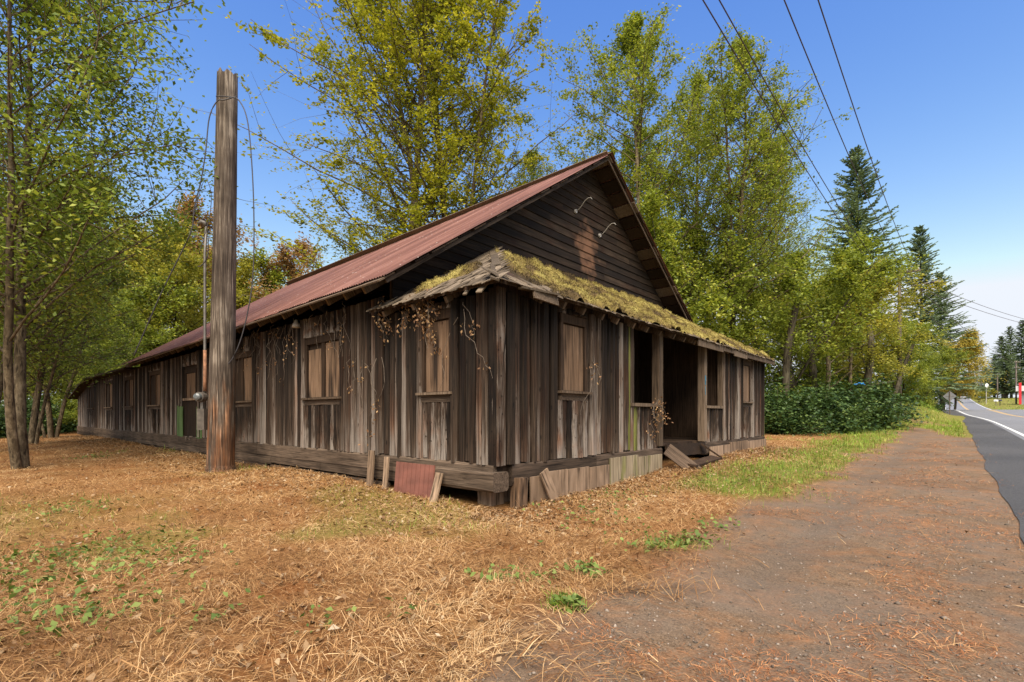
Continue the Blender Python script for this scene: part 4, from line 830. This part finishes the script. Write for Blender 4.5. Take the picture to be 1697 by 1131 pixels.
strands('straw_litter', x, y, (.03 + .17 * g.random(len(x)) ** 1.8) * far ** .3, g.uniform(.0009, .0026, len(x)) * far ** .7, .2, 'straw', np.clip(g.beta(2.4, 1.8, len(x)) + .22 * fbm(x, y, .8, 3), 0, 1), .03, label='dry straw and cut stalks covering the ground', cat='straw')
x, y = scatter(5000, 1.6, 12, 1.2); d_, _ = zone(x, y); k = ~inside(x, y) & (d_ < .5) & (un(x, y)[1] < .5); x, y = x[k], y[k]
strands('cut_stalks', x, y, g.uniform(.04, .13, len(x)), g.uniform(.0018, .004, len(x)), .9, 'straw', g.random(len(x)) * .5, .0, label='short upright stubble of cut brown stalks', cat='stubble')
x, y = scatter(1100, 1.8, 11, 1.2); d_, _ = zone(x, y); k = ~inside(x, y) & (g.random(len(x)) > d_ * .85) & (un(x, y)[1] < .5); x, y = x[k], y[k]
strands('fallen_twigs', x, y, g.uniform(.2, .7, len(x)), g.uniform(.0015, .004, len(x)), .06, 'straw', g.random(len(x)) * .5, .03, label='long brown twigs lying on the straw', cat='twigs')
x = np.concatenate([.95 + g.normal(0, .30, 260), .15 + g.normal(0, .3, 160)]); y = np.concatenate([3.95 + g.normal(0, .16, 260), 2.75 + g.normal(0, .16, 160)])
strands('twig_heap', x, y, g.uniform(.12, .42, len(x)), g.uniform(.001, .0028, len(x)), .1, 'straw', g.random(len(x)) * .75, .05, label='loose heaps of cut stalks at the edge of the gravel', cat='stalks')
x = np.concatenate([at(935, 3.6) + g.normal(0, .06, 220), at(1110, 5.3) + g.normal(0, .25, 160), at(1240, 8.8) + g.normal(0, .5, 900)]); y = np.concatenate([3.6 + g.normal(0, .05, 220), 5.3 + g.normal(0, .12, 160), 8.8 + g.normal(0, .5, 900)])
strands('grass_tufts', x, y, g.uniform(.06, .15, len(x)), g.uniform(.0018, .003, len(x)), 1.0, 'grass', np.clip(g.normal(.45, .2, len(x)), 0, 1), .0, label='small green grass tufts at the edge of the gravel', cat='grass')
# leaf litter, thickest along the building's foot
a_ = g.uniform(-.8, 14, 9000); b_ = -np.abs(g.normal(0, .8, 9000)) - .12; c_ = g.uniform(-.5, 32, 13000); e_ = -np.abs(g.normal(0, 1.1, 13000)) - .1
lx = np.concatenate([CORNER[0] + a_*DR[0] + b_*DL[0], CORNER[0] + e_*DR[0] + c_*DL[0]]); ly = np.concatenate([CORNER[1] + a_*DR[1] + b_*DL[1], CORNER[1] + e_*DR[1] + c_*DL[1]])
x, y = scatter(9000, 1.8, 24, 1.4); d_, _ = zone(x, y); k = (g.random(len(x)) > d_ * .98) & (un(x, y)[1] < .5); lx = np.concatenate([lx, x[k]]); ly = np.concatenate([ly, y[k]]); k = ~inside(lx, ly, .02); lx, ly = lx[k], ly[k]
blobs('leaf_litter', lx, ly, (.018 + .055 * g.random(len(lx)) ** 1.7), 'litter', np.clip(g.beta(2, 2.4, len(lx)), 0, .93), .5, .04, label='curled dead leaves strewn along the foot of the walls', cat='leaves')
# green grass: verge, bank and tufts
x, y = scatter(230000, 2, 75, 1.5, 1.15); d_, gr_ = zone(x, y); u_, n_ = un(x, y); nr_ = n_ - bend(u_); k = ~inside(x, y) & (g.random(len(x)) < gr_ * (.25 + .75 * (n_ > -5))) & (nr_ < .35) & (n_ > -26); x, y = x[k], y[k]; far = np.clip(y / 7, .8, 7)
strands('grass', x, y, g.uniform(.05, .13, len(x)) * far ** .55, g.uniform(.0022, .004, len(x)) * far ** .9, .95, 'grass', np.clip(g.beta(2, 2.6, len(x)) + .25 * fbm(x, y, .5, 3), 0, 1), .0, label='green grass along the gravel edge and on the bank', cat='grass')
x, y = scatter(30000, 40, 260, 1.2, 1.25); u_, n_ = un(x, y); nr_ = n_ - bend(u_); k = (nr_ > 9.9) & (nr_ < 60); x, y = x[k], y[k]
if len(x): strands('grass', x, y, g.uniform(.3, .6, len(x)), g.uniform(.03, .06, len(x)), .9, 'grass', g.random(len(x)), .0, label='grass verge on the far side of the road', cat='grass')
# low green weeds: clumps of small leaves
cx_, cy_ = [], []
for px_, py_, m_, s_ in [(20, 960, 260, .55), (70, 930, 200, .5), (120, 1000, 160, .45), (190, 905, 130, .4), (250, 930, 130, .35), (40, 1040, 140, .4), (150, 1030, 60, .25), (120, 850, 90, .4), (360, 1030, 25, .15), (540, 1050, 22, .12), (1000, 880, 60, .4), (1110, 912, 110, .16), (1145, 905, 90, .14), (970, 962, 80, .09), (900, 970, 40, .1), (835, 975, 60, .12), (940, 1020, 70, .06), (1020, 830, 90, .3), (960, 850, 60, .4), (1250, 815, 60, .4), (645, 808, 50, .1), (720, 830, 26, .1), (575, 800, 40, .1), (150, 765, 90, .3), (310, 745, 120, .5), (640, 800, 30, .1), (1180, 880, 40, .2), (1075, 920, 60, .12), (680, 1040, 16, .1)]:
    Y = F * EYE / (py_ - HY); X = at(px_, Y); cx_.append(X + g.normal(0, s_, m_)); cy_.append(Y + g.normal(0, s_ * .8, m_))
x, y = np.concatenate(cx_), np.concatenate(cy_); k = ~inside(x, y); x, y = x[k], y[k]
blobs('weeds', x, y, g.uniform(.02, .075, len(x)), 'weed', np.clip(g.beta(2, 2, len(x)), 0, 1), .5, .09, label='low green weeds growing through the straw', cat='weeds')
# loose stones on the gravel
x, y = scatter(26000, 1.6, 16, 1.15); d_, _ = zone(x, y); k = (g.random(len(x)) < d_) & (un(x, y)[1] < .6); x, y = x[k], y[k]; n = len(x); s = .003 + .012 * g.random(n) ** 4 + (g.random(n) < .02) * g.uniform(.004, .016, n)
oct_ = np.array([(1, 0, 0), (0, 1, 0), (-1, 0, 0), (0, -1, 0), (0, 0, .7), (0, 0, -.7)], float); tri = np.array([(0, 1, 4), (1, 2, 4), (2, 3, 4), (3, 0, 4), (1, 0, 5), (2, 1, 5), (3, 2, 5), (0, 3, 5)])
V = oct_[None] * s[:, None, None] * g.uniform(.6, 1.35, (n, 6, 3)); az = g.uniform(0, 6.28, n); V = np.stack([V[..., 0]*np.cos(az)[:, None] - V[..., 1]*np.sin(az)[:, None], V[..., 0]*np.sin(az)[:, None] + V[..., 1]*np.cos(az)[:, None], V[..., 2]], -1) + np.stack([x, y, H(x, y) + s * .25], -1)[:, None]
link('gravel', npmesh('gravel', V.reshape(-1, 3), (np.arange(n)[:, None, None] * 6 + tri).reshape(-1, 3), M['stone'], True, {'tint': np.repeat(g.random(n), 8)}), None, label='loose grey stones on the gravel pull-out', cat='gravel', kind='stuff')
x, y = scatter(110000, 1.6, 20, 1.2); d_, _ = zone(x, y); f_ = fbm(x, y, 1.3, 5, 8); k = (d_ > .4) & (f_ > .45 - .5 * g.random(len(x)) ** 2) & (un(x, y)[1] < .8); x, y = x[k], y[k]; far = np.clip(y / 5, 1, 4)
M['needles'] = leafmat('fallen fir needles', [(0, (.20, .075, .03)), (.6, (.36, .15, .06)), (1, (.48, .26, .12))], 0, .9)
strands('fallen_needles', x, y, g.uniform(.03, .08, len(x)) * far ** .5, g.uniform(.001, .002, len(x)) * far ** .8, .05, 'needles', g.random(len(x)), .004, label='drifts of orange fir needles on the gravel', cat='needles')
# ------------------------------------------------------------------ power lines, street light pole and far roadside things
M['tpole'] = wood('grey brown pole', [(.25, (.05, .04, .032)), (.5, (.12, .095, .078)), (.8, (.22, .18, .15))], grain=(9, 9, .8), vary=.05)
def lineman(x, y, ht, label, arms=1, rz=0.0, r=.15, lamp=False):
    z = float(H(x, y)); e = empty('utility_pole', (x, y, z - .05), rz, label=label, cat='utility pole')
    MB().tube([(0, 0, -.3), (0, 0, ht * .5), (0, 0, ht)], [r, r * .85, r * .7], 10).build('shaft', M['tpole'], e, True)
    for a in range(arms):
        zz = ht - .35 - a * 1.5; MB().box(-1.25, 1.25, -.16 - r * .75, -.04 - r * .72, zz - .07, zz + .07).build('crossarm', M['tpole'], e)
        for xx in (-1.1, -.45, .45, 1.1): MB().tube([(xx, -.1 - r * .7, zz + .07), (xx, -.1 - r * .7, zz + .16), (xx, -.1 - r * .7, zz + .24)], [.03, .055, .04], 8).build('insulator', M['lamp_white'], e)
    if lamp:
        la = MB().tube([(0, 0, ht - 1.6), (.9, 0, ht - 1.35), (1.9, 0, ht - 1.3)], .035, 6).build('lamp_arm', M['metal_grey'], e, True)
        MB().tube([(1.75, 0, ht - 1.3), (2.0, 0, ht - 1.32), (2.4, 0, ht - 1.36), (2.5, 0, ht - 1.37)], [.06, .11, .10, .04], 8).build('lamp_head', M['metal_grey'], la, True)
    return e
ux, uy = xy(46.8, -3.05); RZ_ = math.atan2(DR[1], DR[0]) - math.pi / 2
lineman(ux, uy, 12.3 - float(H(ux, uy)), 'wooden utility pole with street light arm rising from the trees', 1, RZ_, .15, True)
bx_, by_ = xy(-16, -3.05); lineman(bx_, by_, 12.0, 'wooden utility pole on the verge behind the gravel pull-out', 1, RZ_)
for i, (n0, za, zb_, lb) in enumerate(((-2.2, 11.9, 12.1, 'power line strung closest to the road over the gravel'), (-2.75, 11.9, 12.1, 'middle power line strung over the gravel'), (-3.72, 11.7, 11.9, 'power line strung closest to the building'), (-3.80, 11.3, 11.5, 'lower power line just under the one closest to the building'))):
    pts = []
    for q in range(25):
        f_ = q / 24; u_ = -16 + 62.8 * f_; X, Y = xy(u_, n0); pts.append((X, Y, za + (zb_ - za) * f_ - 1.6 * 4 * f_ * (1 - f_)))
    MB().tube(pts, .014, 5).build('power_line', M['line_wire'], None, True, label=lb, cat='power line')
for (px_, Y, top, lb, arms) in ((1684, 132, 598, 'brown utility pole by the red and white roadside building', 2), (1653, 160, 619, 'dark utility pole with crossarm near the far mailboxes', 1), (1626, 190, 627, 'far utility pole half hidden by the yellowish bushes', 1)):
    X = at(px_, Y); zt = EYE + (HY - top) / F * Y; lineman(X, Y, zt - float(H(X, Y)), lb, arms, .3, .2)
def span(p, q, sag, lb, r=.02):
    p, q = Vector(p), Vector(q); MB().tube([p.lerp(q, i / 16) - Vector((0, 0, sag * 4 * (i/16) * (1 - i/16))) for i in range(17)], r, 4).build('power_line', M['line_wire'], None, True, label=lb, cat='power line')
hp = Vector((ux, uy, 12.1))
span(hp, P3(1760, 541, 70), .7, 'upper wire crossing the road from the street light pole', .022)
span(hp - Vector((0, 0, .7)), P3(1790, 552, 75), .8, 'lower wire crossing the road from the street light pole', .022)
span(hp, P3(1684, 603, 132), 1.0, 'wire running along the road to the brown utility pole', .03)
span(hp - Vector((0, 0, .9)), P3(1653, 622, 160), 1.2, 'wire running along the road to the dark utility pole', .03)
# back of a diamond sign on the bank
sx_, sy_ = at(1574, 47), 47; sz = float(H(sx_, sy_)); sgn = empty('road_sign', (sx_, sy_, sz), R(-35), label='grey back of a diamond road sign on a post by the grassy bank', cat='sign')
zc_ = EYE + (HY - 657) / F * 47 - sz
MB().tube([(0, 0, -.2), (0, 0, zc_ + .5)], .04, 8).build('post', M['tpole'], sgn)
MB().prism([(0, zc_ - .5), (.5, zc_), (0, zc_ + .5), (-.5, zc_)], 1, .05, .058).build('sign_plate', plain('sign back', (.17, .17, .175), .5, .4, .15, 5), sgn)
MB().box(-.3, .3, .041, .05, zc_ - .03, zc_ + .03).build('brace', M['metal_grey'], sgn)
# round faced post, mailboxes
X, Y = at(1634.5, 140), 140; z = float(H(X, Y)); e = empty('round_sign', (X, Y, z), .2, label='white round sign on a tall thin post on the far verge', cat='sign')
zt = EYE + (HY - 639.5) / F * Y - z
MB().tube([(0, 0, -.2), (0, 0, zt)], .10, 8).build('post', M['lamp_white'], e); MB().tube([(0, -.10, zt), (0, -.18, zt)], [.62, .62], 20).build('sign_plate', plain('white sign', (.8, .8, .78), .5, 0, .05), e)
for i, (px_, c_, lb) in enumerate(((1650.5, (.75, .75, .74), 'white mailbox on a short post at the far verge'), (1657, (.06, .06, .065), 'dark mailbox on a post beside the white mailbox'))):
    X, Y = at(px_, 125), 125; z = float(H(X, Y)); e = empty('mailbox', (X, Y, z), .2, label=lb, cat='mailbox'); MB().tube([(0, 0, -.1), (0, 0, 1.1)], .08, 6).build('post', M['tpole'], e)
    MB().prism([(-.22, 1.1), (.22, 1.1), (.22, 1.4), (.15, 1.52), (0, 1.57), (-.15, 1.52), (-.22, 1.4)], 1, -.35, .35).build('box', plain('mailbox paint', c_, .4, 0, .1), e)
# roadside shop
X, Y = at(1698, 128), 128; z = float(H(X, Y)); e = empty('roadside_shop', (X, Y, z), -.79, label='small white and red roadside building across the road', cat='building')
wl = plain('white shop wall', (.55, .55, .56), .6, 0, .1); rd = plain('red paint', (.55, .02, .03), .5, 0, .1)
MB().box(-.6, 7, .5, 6, -.5, 3.4).build('wall', plain('grey shop wall', (.25, .26, .28), .6, 0, .1), e); MB().box(-1.6, 7.5, -.6, 6.4, 3.42, 4.8).build('canopy', wl, e); MB().box(-1.05, -.55, -.75, -.62, 0, 5.6).build('red_post', rd, e)
for q in range(3): MB().box(.2 + q * 1.8, 1.6 + q * 1.8, .46, .49, .8, 2.6).build('window', plain('shop glass', (.10, .12, .14), .1, 0, .1), e)
# distant car coming over the rise
u_ = 262; cz = float(prof(u_)); X, Y = xy(u_, 7.5 + float(bend(u_))); e = empty('car', (X, Y, cz + .02), math.atan2(DR[1], DR[0]), label='pale car far along the road beyond the crest', cat='car')
cp = plain('pale car paint', (.62, .64, .66), .3, .2, .05); dk = plain('car glass', (.03, .035, .04), .1, 0, .1); rb = plain('tyre rubber', (.02, .02, .02), .8, 0, .1); red = plain('car lamp', (.6, .55, .5), .2, 0, .1)
MB().prism([(-2.2, .3), (2.1, .3), (2.2, .55), (2.1, .85), (1.2, .98), (.55, 1.42), (-1.1, 1.46), (-1.8, 1.02), (-2.2, .95)], 1, -.88, .88).build('body', cp, e)
MB().prism([(-1.83, 1.03), (-1.13, 1.44), (-1.16, 1.46), (-1.88, 1.04)], 1, -.7, .7).build('rear_window', dk, e)
for xx in (-1.35, 1.35):
    for yy in (-.82, .82): MB().tube([(xx, yy - .1, .33), (xx, yy + .1, .33)], .33, 14).build('wheel', rb, e)
for yy in (-.7, .7): MB().box(-2.23, -2.19, yy - .16, yy + .16, .68, .84).build('tail_light', rd, e)
